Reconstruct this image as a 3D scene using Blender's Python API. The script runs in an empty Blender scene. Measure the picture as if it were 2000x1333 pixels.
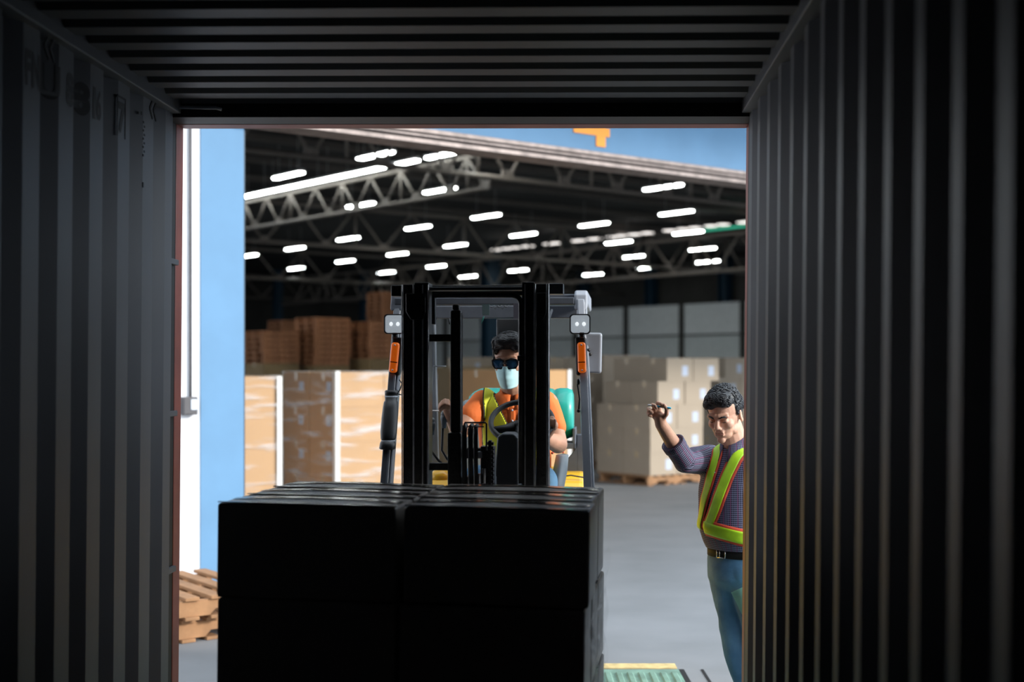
import bpy, bmesh, math, random
from mathutils import Vector, Matrix, Quaternion
from mathutils.bvhtree import BVHTree
random.seed(7)
sc = bpy.context.scene
col = sc.collection
V = Vector
# ------------------------------------------------------------------ camera
FPX = 2640.0                      # focal length in pixels of the 2000 px wide frame
HOR = 718.0                       # eye-level line of the photograph
EYE = V((0, 0, 1.70))
cam_d = bpy.data.cameras.new('camera'); cam = bpy.data.objects.new('camera', cam_d); col.objects.link(cam)
cam.location = EYE; cam.rotation_euler = (math.pi/2, 0, 0)
cam_d.sensor_width = 36; cam_d.lens = FPX/2000*36
cam_d.shift_y = (HOR-666.5)/2000
cam_d.clip_start = .05; cam_d.clip_end = 400
cam_d.dof.use_dof = True; cam_d.dof.focus_distance = 5.95; cam_d.dof.aperture_fstop = 1.7
sc.camera = cam
# ------------------------------------------------------------------ world, sun, exposure
world = bpy.data.worlds.new('world'); sc.world = world; world.use_nodes = True
wn = world.node_tree; bg = wn.nodes['Background']
bg.inputs['Color'].default_value = (.80, .90, 1.0, 1); bg.inputs['Strength'].default_value = 3.0
sun_d = bpy.data.lights.new('sun', 'SUN'); sun = bpy.data.objects.new('sun', sun_d); col.objects.link(sun)
sun_d.energy = 3.9; sun_d.angle = math.radians(8); sun_d.color = (1.0, .96, .90)
SUNAZ = V((.95, -.31, 0)).normalized(); SUNEL = math.radians(22)
sun_dir = SUNAZ*math.cos(SUNEL)+V((0, 0, math.sin(SUNEL)))
sun.rotation_euler = sun_dir.to_track_quat('Z', 'Y').to_euler(); sun.location = (8, -6, 12)
sc.view_settings.view_transform = 'Standard'; sc.view_settings.look = 'None'
sc.view_settings.exposure = 0.0; sc.view_settings.gamma = 1; sc.view_settings.use_curve_mapping = False

def pix(px, py, Y):               # point seen at pixel (px, py) at depth Y
    return V(((px-1000)/FPX*Y, Y, EYE.z+(HOR-py)/FPX*Y))
# ------------------------------------------------------------------ materials
def mat(name, c, rough=.6, metal=0, var=.12, scale=6, bump=0, bscale=40, emit=None, es=0, trans=0, alpha=1, coat=0, spec=.5, c2=None, sss=0):
    m = bpy.data.materials.new(name); m.use_nodes = True; nt = m.node_tree; n = nt.nodes; L = nt.links
    b = n['Principled BSDF']; b.inputs['Roughness'].default_value = rough; b.inputs['Metallic'].default_value = metal
    b.inputs['Specular IOR Level'].default_value = spec
    tc = n.new('ShaderNodeTexCoord')
    nz = n.new('ShaderNodeTexNoise'); nz.inputs['Scale'].default_value = scale; nz.inputs['Detail'].default_value = 6
    L.new(tc.outputs['Object'], nz.inputs['Vector'])
    rp = n.new('ShaderNodeValToRGB'); rp.color_ramp.elements[0].position = .3; rp.color_ramp.elements[1].position = .7
    d = c2 if c2 else tuple(x*(1-var) for x in c)
    e = c if c2 else tuple(min(1, x*(1+var)) for x in c)
    rp.color_ramp.elements[0].color = (*d, 1); rp.color_ramp.elements[1].color = (*e, 1)
    L.new(nz.outputs['Fac'], rp.inputs['Fac']); L.new(rp.outputs['Color'], b.inputs['Base Color'])
    if bump:
        n2 = n.new('ShaderNodeTexNoise'); n2.inputs['Scale'].default_value = bscale; n2.inputs['Detail'].default_value = 4
        L.new(tc.outputs['Object'], n2.inputs['Vector'])
        bp = n.new('ShaderNodeBump'); bp.inputs['Strength'].default_value = bump; bp.inputs['Distance'].default_value = .01
        L.new(n2.outputs['Fac'], bp.inputs['Height']); L.new(bp.outputs['Normal'], b.inputs['Normal'])
    if emit: b.inputs['Emission Color'].default_value = (*emit, 1); b.inputs['Emission Strength'].default_value = es
    if trans: b.inputs['Transmission Weight'].default_value = trans
    if alpha < 1: b.inputs['Alpha'].default_value = alpha
    if coat: b.inputs['Coat Weight'].default_value = coat; b.inputs['Coat Roughness'].default_value = .15
    if sss: b.inputs['Subsurface Weight'].default_value = sss; b.inputs['Subsurface Radius'].default_value = (.01, .004, .002)
    return m
M = {}
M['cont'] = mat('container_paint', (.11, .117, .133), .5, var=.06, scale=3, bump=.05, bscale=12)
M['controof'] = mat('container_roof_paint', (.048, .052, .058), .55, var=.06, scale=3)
M['contred'] = mat('red_oxide_paint', (.30, .075, .055), .5, var=.2)
M['rubber'] = mat('black_rubber', (.012, .012, .013), .6)
M['ink'] = mat('black_stencil_paint', (.01, .01, .012), .6)
M['ply'] = mat('plywood_floor', (.10, .06, .035), .6, var=.3)
M['concrete'] = mat('warehouse_concrete', (.225, .235, .25), .8, scale=1.3, c2=(.175, .185, .195), bump=.08, bscale=9)
M['blue'] = mat('blue_wall_paint', (.115, .245, .40), .7, var=.06, scale=2.5)
M['white'] = mat('white_wall_paint', (.74, .74, .77), .7, var=.03)
M['orange_sign'] = mat('orange_sign_paint', (.95, .33, .03), .6, var=.02)
M['railsteel'] = mat('worn_lintel_steel', (.22, .18, .165), .45, .4, var=.35, scale=9)
M['darkclad'] = mat('dark_cladding', (.045, .042, .036), .8, var=.3, scale=.6)
M['greyclad'] = mat('grey_partition', (.86, .88, .86), .7, var=.06)
M['greyclad2'] = mat('grey_partition_lower', (.70, .73, .71), .7, var=.06)
M['roof'] = mat('dark_roof', (.012, .012, .012), .8)
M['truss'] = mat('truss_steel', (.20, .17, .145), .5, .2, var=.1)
M['trussd'] = mat('darkened_truss_steel', (.085, .072, .062), .6, var=.1)  # truss steel darkened against the glare of the nearby tubes, and for purlins
M['bluecol'] = mat('blue_column_paint', (.008, .038, .07), .5)
M['tube'] = mat('lit_tube', (1, 1, 1), emit=(.93, 1, .97), es=32)
M['sky1'] = mat('lit_skylight', (.8, .8, .8), emit=(1, .93, .88), es=1.6)
M['sky2'] = mat('lit_green_skylight', (.1, .6, .4), emit=(.05, .55, .33), es=.7)
M['lampbody'] = mat('light_housing', (.6, .6, .6), .5)
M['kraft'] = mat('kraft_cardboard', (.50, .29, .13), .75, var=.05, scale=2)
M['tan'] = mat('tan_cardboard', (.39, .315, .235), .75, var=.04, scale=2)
M['olive'] = mat('olive_and_shaded_kraft', (.22, .145, .065), .75, var=.05, scale=2)  # real olive cartons, and kraft darkened for shade on load G
M['loadbox'] = mat('dark_wrapped_cardboard', (.38, .35, .32), .36, var=.08, scale=3)
M['tape'] = mat('packing_tape', (.50, .36, .20), .25, var=.03)
M['darktape'] = mat('dark_packing_tape', (.10, .09, .075), .18)
M['label'] = mat('white_paper_label', (.70, .76, .85), .6, var=.02)
M['labelb'] = mat('bluish_paper_label', (.50, .56, .68), .6, var=.02)
M['cornerw'] = mat('white_corner_board', (.86, .84, .80), .6, var=.02)
M['wood'] = mat('pallet_wood', (.32, .165, .075), .75, var=.25, scale=7, bump=.2, bscale=30)
M['wood2'] = mat('reddish_pallet_wood', (.36, .15, .065), .75, var=.25, scale=3)
M['mast'] = mat('greasy_black_steel', (.042, .040, .040), .36, .2, c2=(.010, .010, .010), scale=55, bump=.25, bscale=120)
M['edge'] = mat('worn_glint_steel', (.85, .83, .86), .3, .3, var=.3, scale=30)  # worn steel, kept bright to carry painted glints on edges and hoses
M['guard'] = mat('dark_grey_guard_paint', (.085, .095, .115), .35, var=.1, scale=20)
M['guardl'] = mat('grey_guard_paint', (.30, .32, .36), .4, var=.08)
M['plastic'] = mat('black_plastic', (.022, .023, .025), .42, bump=.05, bscale=200)
M['wheel'] = mat('steering_wheel_plastic', (.006, .006, .007), .55)
M['dash'] = mat('charcoal_dash_plastic', (.075, .085, .095), .5, bump=.03, bscale=180)
M['yellow'] = mat('yellow_truck_paint', (.80, .44, .02), .35, var=.08, coat=.3)
M['chrome'] = mat('polished_steel', (.7, .7, .72), .15, 1)
M['teal'] = mat('teal_gas_tank_paint', (.012, .33, .27), .4, var=.15, scale=8, coat=.3)
M['amber'] = mat('amber_plastic', (1, .20, .01), .3, var=.2, scale=60, coat=.3, emit=(1, .16, .01), es=.3, bump=.1, bscale=140)
M['lens'] = mat('ribbed_headlamp_glass', (.62, .68, .70), .15, .0, var=.25, scale=30, coat=.3, bump=.3, bscale=60, emit=(.8, .9, 1), es=.34)
M['bulb'] = mat('headlamp_bulb', (.95, .95, .95), .2, emit=(.9, .96, 1), es=.9)
M['paper'] = mat('pale_tag_paper', (.55, .78, .76), .6, var=.03)
M['paperw'] = mat('lilac_tag_paper', (.62, .58, .68), .6, var=.03)
M['mint'] = mat('mint_paper', (.42, .95, .76), .55, var=.03)
M['skin'] = mat('skin', (.52, .27, .17), .5, var=.10, scale=18, bump=.06, bscale=90, sss=.08)
M['skin2'] = mat('tanned_skin', (.60, .34, .235), .5, var=.10, scale=22, bump=.10, bscale=110, sss=.08)
M['hair'] = mat('black_hair', (.012, .012, .014), .38, bump=.3, bscale=160, spec=.6)
M['hairg'] = mat('greying_black_hair', (.016, .018, .022), .42, bump=.3, bscale=160)
M['orange'] = mat('orange_polo_cotton', (.88, .19, .035), .8, var=.06, bump=.1, bscale=30)
M['lime'] = mat('yellow_hi_vis_fabric', (.92, .95, .05), .6, var=.06, bump=.06, bscale=25)
M['limeg'] = mat('lime_reflective_tape', (.47, .80, .03), .35, var=.08, scale=30)
M['redtrim'] = mat('red_vest_trim', (.62, .07, .03), .7)
M['darktrim'] = mat('dark_piping', (.03, .035, .02), .7)
M['mask'] = mat('pale_blue_mask_fabric', (.50, .80, .84), .75, var=.03)
M['shade'] = mat('black_sunglass_frame', (.008, .008, .01), .2)
M['blens'] = mat('blue_sunglass_lens', (.015, .10, .22), .06, .3, var=.5, scale=30, coat=1)
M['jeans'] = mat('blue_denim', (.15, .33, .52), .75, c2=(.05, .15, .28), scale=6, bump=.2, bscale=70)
M['leather'] = mat('black_leather', (.012, .011, .011), .65, spec=.2)
M['eye'] = mat('eye_dark', (.015, .01, .008), .2)
M['lip'] = mat('lip_skin', (.36, .13, .10), .5)
M['pen'] = mat('cyan_pen_plastic', (.05, .50, .78), .3)
M['penw'] = mat('white_pen_plastic', (.8, .85, .9), .3)
M['green'] = mat('green_leveller_paint', (.18, .31, .25), .5, var=.25, scale=9)
M['yline'] = mat('worn_yellow_line', (.62, .48, .22), .6, var=.25, scale=20)
M['tyre'] = mat('tyre_rubber', (.02, .02, .02), .8)
M['socket'] = mat('grey_switch_plastic', (.07, .065, .07), .5)
M['seat'] = mat('grey_vinyl', (.16, .19, .21), .5)

def film_mat():
    m = bpy.data.materials.new('stretch_film'); m.use_nodes = True; nt = m.node_tree; n = nt.nodes; L = nt.links
    out = n['Material Output']; b = n['Principled BSDF']; b.inputs['Base Color'].default_value = (.85, .86, .88, 1); b.inputs['Roughness'].default_value = .18
    tr = n.new('ShaderNodeBsdfTransparent'); mx = n.new('ShaderNodeMixShader')
    tc = n.new('ShaderNodeTexCoord'); mp = n.new('ShaderNodeMapping'); mp.inputs['Rotation'].default_value = (.5, .6, 0); mp.inputs['Scale'].default_value = (1.2, 1.2, 9)
    nz = n.new('ShaderNodeTexNoise'); nz.inputs['Scale'].default_value = 1.6; nz.inputs['Detail'].default_value = 5
    rp = n.new('ShaderNodeValToRGB'); rp.color_ramp.elements[0].position = .50; rp.color_ramp.elements[1].position = .72
    rp.color_ramp.elements[0].color = (.05, .05, .05, 1); rp.color_ramp.elements[1].color = (.55, .55, .55, 1)
    L.new(tc.outputs['Object'], mp.inputs['Vector']); L.new(mp.outputs['Vector'], nz.inputs['Vector']); L.new(nz.outputs['Fac'], rp.inputs['Fac'])
    L.new(rp.outputs['Color'], mx.inputs['Fac']); L.new(tr.outputs[0], mx.inputs[1]); L.new(b.outputs[0], mx.inputs[2]); L.new(mx.outputs[0], out.inputs['Surface'])
    return m
M['film'] = film_mat()

def plaid_mat():
    m = mat('plaid_shirt_cotton', (.055, .055, .13), .8, var=.1)
    nt = m.node_tree; n = nt.nodes; L = nt.links; b = n['Principled BSDF']
    at = n.new('ShaderNodeAttribute'); at.attribute_name = 'cloth'; sp = n.new('ShaderNodeSeparateXYZ'); L.new(at.outputs['Vector'], sp.inputs[0])
    def stripe(expr_in, freq, th):
        mu = n.new('ShaderNodeMath'); mu.operation = 'MULTIPLY'; L.new(expr_in, mu.inputs[0]); mu.inputs[1].default_value = freq
        fr = n.new('ShaderNodeMath'); fr.operation = 'FRACT'; L.new(mu.outputs[0], fr.inputs[0])
        lt = n.new('ShaderNodeMath'); lt.operation = 'LESS_THAN'; L.new(fr.outputs[0], lt.inputs[0]); lt.inputs[1].default_value = th
        return lt.outputs[0]
    s1 = stripe(sp.outputs['X'], 125, .30); s2 = stripe(sp.outputs['Y'], 115, .28); s3 = stripe(sp.outputs['X'], 31.25, .085)
    a = n.new('ShaderNodeMath'); a.operation = 'ADD'; L.new(s1, a.inputs[0]); L.new(s2, a.inputs[1])
    h = n.new('ShaderNodeMath'); h.operation = 'MULTIPLY'; L.new(a.outputs[0], h.inputs[0]); h.inputs[1].default_value = .5
    mx = n.new('ShaderNodeMix'); mx.data_type = 'RGBA'; L.new(h.outputs[0], mx.inputs[0]); mx.inputs[6].default_value = (.013, .013, .032, 1); mx.inputs[7].default_value = (.32, .33, .50, 1)
    my = n.new('ShaderNodeMix'); my.data_type = 'RGBA'; L.new(s3, my.inputs[0]); L.new(mx.outputs[2], my.inputs[6]); my.inputs[7].default_value = (.30, .10, .22, 1)
    L.new(my.outputs[2], b.inputs['Base Color'])
    return m
M['plaid'] = plaid_mat()

# ------------------------------------------------------------------ mesh helpers
class MB:
    def __init__(s): s.v = []; s.f = []
    def add(s, v, f):
        o = len(s.v); s.v += [V(p) for p in v]; s.f += [[i+o for i in q] for q in f]; return s
    def box(s, c, d, rot=None):
        c = V(c); hx, hy, hz = d[0]/2, d[1]/2, d[2]/2
        vs = [V((x, y, z)) for x in (-hx, hx) for y in (-hy, hy) for z in (-hz, hz)]
        if rot is not None: vs = [rot @ p for p in vs]
        return s.add([c+p for p in vs], [(0, 1, 3, 2), (4, 6, 7, 5), (0, 4, 5, 1), (2, 3, 7, 6), (0, 2, 6, 4), (1, 5, 7, 3)])
    def b2(s, x0, x1, y0, y1, z0, z1):
        return s.box(((x0+x1)/2, (y0+y1)/2, (z0+z1)/2), (abs(x1-x0), abs(y1-y0), abs(z1-z0)))
    def beam(s, a, b, w, h, up=(0, 0, 1)):     # rectangular bar from a to b
        a = V(a); b = V(b); d = (b-a); l = d.length; d.normalize(); u = V(up)
        if abs(d.dot(u)) > .98: u = V((0, 1, 0))
        sx = d.cross(u).normalized(); uz = sx.cross(d).normalized()
        vs = []
        for p in (a, b):
            for i, j in ((-1, -1), (1, -1), (1, 1), (-1, 1)): vs.append(p+sx*w/2*i+uz*h/2*j)
        return s.add(vs, [(0, 1, 2, 3), (7, 6, 5, 4), (0, 4, 5, 1), (1, 5, 6, 2), (2, 6, 7, 3), (3, 7, 4, 0)])
    def tube(s, pts, r, n=10, cap=True):
        pts = [V(p) for p in pts]; rs = r if isinstance(r, (list, tuple)) else [r]*len(pts)
        vs = []; prev = None
        for i, p in enumerate(pts):
            d = (pts[min(i+1, len(pts)-1)]-pts[max(i-1, 0)]).normalized()
            if prev is None: a = d.orthogonal().normalized()
            else: a = (prev-d*prev.dot(d)).normalized()
            prev = a; b = d.cross(a)
            for k in range(n):
                t = 2*math.pi*k/n; vs.append(p+(a*math.cos(t)+b*math.sin(t))*rs[i])
        fs = []
        for i in range(len(pts)-1):
            for k in range(n): fs.append((i*n+k, i*n+(k+1) % n, (i+1)*n+(k+1) % n, (i+1)*n+k))
        if cap: fs.append(tuple(reversed(range(n)))); fs.append(tuple((len(pts)-1)*n+k for k in range(n)))
        return s.add(vs, fs)
    def ell(s, c, r, rot=None, nu=20, nv=12):
        c = V(c); vs = []; r = (r, r, r) if not isinstance(r, (tuple, list)) else r
        for j in range(nv+1):
            ph = math.pi*j/nv
            for i in range(nu):
                t = 2*math.pi*i/nu; p = V((math.sin(ph)*math.cos(t)*r[0], math.sin(ph)*math.sin(t)*r[1], math.cos(ph)*r[2]))
                vs.append(c+(rot @ p if rot is not None else p))
        fs = [(j*nu+i, (j+1)*nu+i, (j+1)*nu+(i+1) % nu, j*nu+(i+1) % nu) for j in range(nv) for i in range(nu)]
        return s.add(vs, fs)
    def caps(s, a, b, r1, r2, n=16):            # tapered capsule
        a = V(a); b = V(b); s.ell(a, r1, nu=n, nv=10); s.ell(b, r2, nu=n, nv=10)
        if (b-a).length > 1e-5: s.tube([a, b], [r1, r2], n)
        return s
    def rings(s, rs, n=28):                      # rs: list of (center, rx, ry, axisx, axisy)
        vs = []
        for c, rx, ry, ax, ay in rs:
            for k in range(n):
                t = 2*math.pi*k/n; vs.append(V(c)+V(ax)*math.cos(t)*rx+V(ay)*math.sin(t)*ry)
        fs = [(i*n+k, i*n+(k+1) % n, (i+1)*n+(k+1) % n, (i+1)*n+k) for i in range(len(rs)-1) for k in range(n)]
        fs.append(tuple(reversed(range(n)))); fs.append(tuple((len(rs)-1)*n+k for k in range(n)))
        return s.add(vs, fs)
    def prism(s, poly, axis, a0, a1):           # polygon of 2D points extruded along axis 'x','y' or 'z'
        def P(u, w, t): return {'x': V((t, u, w)), 'y': V((u, t, w)), 'z': V((u, w, t))}[axis]
        n = len(poly); vs = [P(u, w, a0) for u, w in poly]+[P(u, w, a1) for u, w in poly]
        return s.add(vs, [tuple(range(n)), tuple(reversed(range(n, 2*n)))]+[(i, i+n, (i+1) % n+n, (i+1) % n) for i in range(n)])
    def cyl(s, a, b, r, n=24): return s.tube([a, b], r, n)
    def mesh(s, name):
        me = bpy.data.meshes.new(name); me.from_pydata([tuple(p) for p in s.v], [], s.f)
        bm = bmesh.new(); bm.from_mesh(me); bmesh.ops.recalc_face_normals(bm, faces=bm.faces); bm.to_mesh(me); bm.free()
        return me
    def build(s, name, m, parent=None, smooth=False, bevel=0, mw=None, seg=2):
        me = s.mesh(name); me.materials.append(m)
        o = bpy.data.objects.new(name, me); col.objects.link(o)
        if parent: o.parent = parent
        if mw is not None: o.matrix_local = mw
        if smooth: me.polygons.foreach_set('use_smooth', [True]*len(me.polygons))
        if bevel:
            md = o.modifiers.new('bevel', 'BEVEL'); md.width = bevel; md.segments = seg; md.limit_method = 'ANGLE'; md.harden_normals = False
        return o
    def blob(s, name, m, parent=None, voxel=.006, smooth=6, fn=None, fac=.5, mw=None):
        """union of everything in this builder grown into one continuous surface"""
        me = s.mesh(name); o = bpy.data.objects.new(name, me); col.objects.link(o)
        r = o.modifiers.new('r', 'REMESH'); r.mode = 'VOXEL'; r.voxel_size = voxel; r.adaptivity = 0
        if smooth: q = o.modifiers.new('s', 'SMOOTH'); q.factor = fac; q.iterations = smooth
        dg = bpy.context.evaluated_depsgraph_get(); dg.update()
        me2 = bpy.data.meshes.new_from_object(o.evaluated_get(dg)); o.modifiers.clear(); o.data = me2; bpy.data.meshes.remove(me)
        me2.name = name; me2.materials.clear(); me2.materials.append(m)
        if fn:
            for v in me2.vertices: v.co = fn(v.co.copy())
        me2.polygons.foreach_set('use_smooth', [True]*len(me2.polygons))
        if parent: o.parent = parent
        if mw is not None: o.matrix_local = mw
        return o
def tag(o, label=None, cat=None, group=None, kind=None):
    if label: o['label'] = label
    if cat: o['category'] = cat
    if group: o['group'] = group
    if kind: o['kind'] = kind
    return o
def thing(name, label, cat, loc=(0, 0, 0), rz=0, group=None):
    o = bpy.data.objects.new(name, None); o.empty_display_size = .1; col.objects.link(o)
    o.location = loc; o.rotation_euler = (0, 0, rz); tag(o, label, cat, group); return o
def structure(o): o['kind'] = 'structure'; return o
KIDS = {}
def copy_tree(o, parent=None):
    c = o.copy(); col.objects.link(c); c.parent = parent
    for ch in list(o.children): copy_tree(ch, c)
    return c
def submesh(o, pred, offset, name, m, parent=None, thick=0, mw=None):
    """copy of the faces of o that pass pred(center, normal), pushed out along the normals (clothing layers)"""
    bm = bmesh.new(); bm.from_mesh(o.data); bm.normal_update()
    bmesh.ops.delete(bm, geom=[f for f in bm.faces if not pred(f.calc_center_median(), f.normal)], context='FACES')
    for v in bm.verts: v.co += v.normal*offset
    me = bpy.data.meshes.new(name); bm.to_mesh(me); bm.free(); me.materials.clear(); me.materials.append(m)
    me.polygons.foreach_set('use_smooth', [True]*len(me.polygons))
    q = bpy.data.objects.new(name, me); col.objects.link(q)
    if parent: q.parent = parent
    if mw is not None: q.matrix_local = mw
    if thick:
        md = q.modifiers.new('solid', 'SOLIDIFY'); md.thickness = thick; md.offset = 0
    return q
# ------------------------------------------------------------------ the three frames of the place
YAW = math.radians(3.12); ROLL = math.radians(.5)
CM = Matrix.Translation(EYE) @ Matrix.Rotation(-YAW, 4, 'Z') @ Matrix.Rotation(ROLL, 4, 'Y') @ Matrix.Translation(-EYE)   # container
UX, UY = .7818, .6235                       # warehouse: u along the dock wall, v into the hall
def W(u, v, z=0): return V((UX*u-UY*v, UY*u+UX*v, z))
WM = Matrix(((UX, -UY, 0, 0), (UY, UX, 0, 0), (0, 0, 1, 0), (0, 0, 0, 1)))
WRZ = math.atan2(UY, UX)
def wv_of(px, v):                            # u on the plane v seen at pixel column px
    r = (px-1000)/FPX; return v*(UY+UX*r)/(UX-UY*r)
# ------------------------------------------------------------------ the shipping container around the camera
CR, CL, CE, CB, CF, CC = .652, -1.712, 5.5, -6.4, .08, 2.775
PITCH = .278
PHL, PHR = 4.57, 5.17-18*PITCH
def corr_depth(D, ph):                        # 0 on the inner flats, deep on the outer flats
    t = (D-ph) % PITCH
    if ph == PHL: return 0.0 if t < .125 else (.034*(t-.125)/.015 if t < .140 else (.034 if t < .210 else .034*(1-(t-.210)/.068)))
    dp = .036
    if t < .072: return 0.0
    if t < .140: return dp*(t-.072)/.068
    if t < .210: return dp
    return dp*(1-(t-.210)/.068)
def corr_breaks(ph, a, b):
    out = []; k = math.floor((a-ph)/PITCH)-1
    while True:
        base = ph+k*PITCH
        for q in ((0, .125, .140, .210) if ph == PHL else (0, .072, .140, .210)):
            if a < base+q < b: out.append(base+q)
        if base > b: break
        k += 1
    return sorted(out)
def corr_wall(name, x0, sgn, ph):
    ds = [CB]+corr_breaks(ph, CB, CE-.06)+[CE-.06, CE]; vs = []; m = MB()
    for D in ds:
        x = x0+sgn*(corr_depth(D, ph) if D < CE-.055 else 0)
        vs += [V((x, D, CF)), V((x, D, CC))]
    for D in ds: x = x0+sgn*.06; vs += [V((x, D, CF)), V((x, D, CC))]
    n = len(ds); fs = [(2*i, 2*i+2, 2*i+3, 2*i+1) for i in range(n-1)]+[(2*n+2*i, 2*n+2*i+1, 2*n+2*i+3, 2*n+2*i+2) for i in range(n-1)]
    m.add(vs, fs); return structure(m.build(name, M['cont'], mw=CM))
wl = corr_wall('wall_left', CL, -1, PHL)
wr = corr_wall('wall_right', CR, 1, PHR)
m = MB(); ds = []; D = 5.5-.209*57; k = 0; vs = []
while D < 5.5:
    for q, z in ((0, 0), (.10, 0), (.125, .02), (.184, .02)):
        if D+q < 5.5: vs.append((D+q, CC+z))
    D += .209
vs.append((5.5, CC))
pts = []
for D, z in vs: pts += [V((CL-.04, D, z)), V((CR+.04, D, z))]
m.add(pts, [(2*i, 2*i+1, 2*i+3, 2*i+2) for i in range(len(vs)-1)])
pts = []
for D, z in vs: pts += [V((CL-.04, D, CC+.05)), V((CR+.04, D, CC+.05))]
m.add(pts, [(2*i, 2*i+2, 2*i+3, 2*i+1) for i in range(len(vs)-1)])
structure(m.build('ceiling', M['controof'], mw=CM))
structure(MB().b2(CL-.1, CR+.085, CB, 5.76, CF-.05, CF).build('floor', M['ply'], mw=CM))
structure(MB().b2(CL-.1, CR+.1, CB-.06, CB, CF, CC+.05).build('wall_back', M['cont'], mw=CM))
structure(MB().b2(CL-.09, CL+.035, CB, CE, CC-.042, CC+.03).build('trim_1', M['cont'], mw=CM, bevel=.004))
structure(MB().b2(CR-.032, CR+.09, CB, CE, CC-.042, CC+.03).build('trim_2', M['cont'], mw=CM, bevel=.004))
# door end: gaskets, red oxide corner posts and header
structure(MB().b2(-1.90, -1.748, CE, 5.66, CF, 2.80).build('trim_3', M['rubber'], mw=CM))
pl = structure(MB().b2(-1.90, -1.745, 5.66, 5.76, -.1, 2.92).build('trim_4', M['contred'], mw=CM, bevel=.006))
structure(MB().b2(.667, .75, CE, 5.66, CF, 2.80).build('trim_5', M['rubber'], mw=CM))
structure(MB().b2(.669, .75, 5.66, 5.76, -.1, 2.92).build('trim_6', M['contred'], mw=CM, bevel=.006))
structure(MB().b2(-1.748, .667, CE, 5.66, 2.719, 2.86).build('trim_7', M['rubber'], mw=CM))
structure(MB().b2(-1.745, .669, 5.66, 5.76, 2.717, 2.92).build('trim_8', M['contred'], mw=CM, bevel=.004))
structure(MB().b2(-1.80, -1.715, CE-.03, CE, CF, 2.735).build('trim_9', M['cont'], mw=CM, bevel=.003))
# hinge lugs on the gasket, seen at three heights
for z in (2.13, 1.49, .83):
    tag(MB().b2(-1.748, -1.730, 5.52, 5.66, z-.012, z+.012).build('door_lug', M['cont'], mw=CM, bevel=.003),
        {2.13: 'small grey steel lug on the left door edge, highest of three', 1.49: 'small grey steel lug on the left door edge, level with the wall switch', .83: 'small grey steel lug on the left door edge, lowest of three'}[z], 'lug', 'lugs on the left door edge')
# tie bar and lashing ring in the top left corner
tag(MB().tube([(-1.66, 5.42, 2.745), (-1.52, 5.46, 2.75), (-1.50, 5.47, 2.745)], .007, 8).build('lashing_bar', M['guardl'], mw=CM, smooth=True), 'short grey lashing rod at the upper left corner of the container doorway', 'lashing rod')

def stencil(ch, D, z, h, name='stencil_letter', sx=1.0):
    cu = bpy.data.curves.new('t', 'FONT'); cu.body = ch; cu.size = h/.7; cu.align_x = 'CENTER'; cu.offset = .007 if ch != '6' else .003
    t = bpy.data.objects.new('t', cu); col.objects.link(t)
    dg = bpy.context.evaluated_depsgraph_get(); dg.update(); me = bpy.data.meshes.new_from_object(t.evaluated_get(dg))
    bpy.data.objects.remove(t); bm = bmesh.new(); bm.from_mesh(me); bmesh.ops.triangulate(bm, faces=bm.faces)
    for q in corr_breaks(PHL, D-.15, D+.15):
        bmesh.ops.bisect_plane(bm, geom=bm.verts[:]+bm.edges[:]+bm.faces[:], plane_co=((q-D)/sx, 0, 0), plane_no=(1, 0, 0))
    for v in bm.verts:
        d = D+v.co.x*sx; v.co = V((CL-corr_depth(d, PHL)+.0015, d, z+v.co.y))
    bm.to_mesh(me); bm.free(); me.materials.clear(); me.materials.append(M['ink']); me.name = name
    o = bpy.data.objects.new(name, me); col.objects.link(o); o.parent = wl; return o
for ch, D in (('F', 4.045), ('N', 4.108), ('U', 4.256), ('8', 4.385), ('8', 4.534), ('1', 4.605), ('6', 4.650), ('7', 4.88)):
    stencil(ch, D, 2.555, .10, sx=.62 if ch in 'FN6' else .9)
m = MB()                                      # frame round the check digit
for a, b in (((4.838, 2.53), (4.838, 2.68)), ((4.838, 2.68), (4.922, 2.68)), ((4.922, 2.68), (4.922, 2.53))):
    m.add([V((CL+.002, a[0]-.004, a[1])), V((CL+.002, b[0]+.004, b[1])), V((CL+.002, b[0]+.004, b[1]-.008 if a[1] == b[1] else b[1])), V((CL+.002, a[0]-.004, a[1]-.008 if a[1] == b[1] else a[1]))], [(0, 1, 2, 3)]) if a[1] == b[1] else m.b2(CL+.0005, CL+.002, a[0]-.003, a[0]+.003, 2.53, 2.68)
o = m.build('check_digit_frame', M['ink']); o.parent = wl
m = MB()                                      # stencilled arrows and dots
for D0, z0 in ((4.17, 2.70), (5.20, 2.70)):
    for k in range(2):
        a = D0+k*.045
        for s in (-1, 1): m.beam((CL+.001, a, z0), (CL+.001, a+.035, z0+s*.035), .004, .012)
for i in range(9): m.b2(CL, CL+.0015, 5.13+.012*(i % 2)-.006, 5.13+.012*(i % 2)+.006, 2.50+.016*i, 2.508+.016*i)
m.b2(CL, CL+.002, 5.125, 5.137, 2.38, 2.40); m.b2(CL, CL+.0015, 5.10, 5.11, 2.655, 2.668)
o = m.build('stencil_arrows', M['ink']); o.parent = wl
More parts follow.
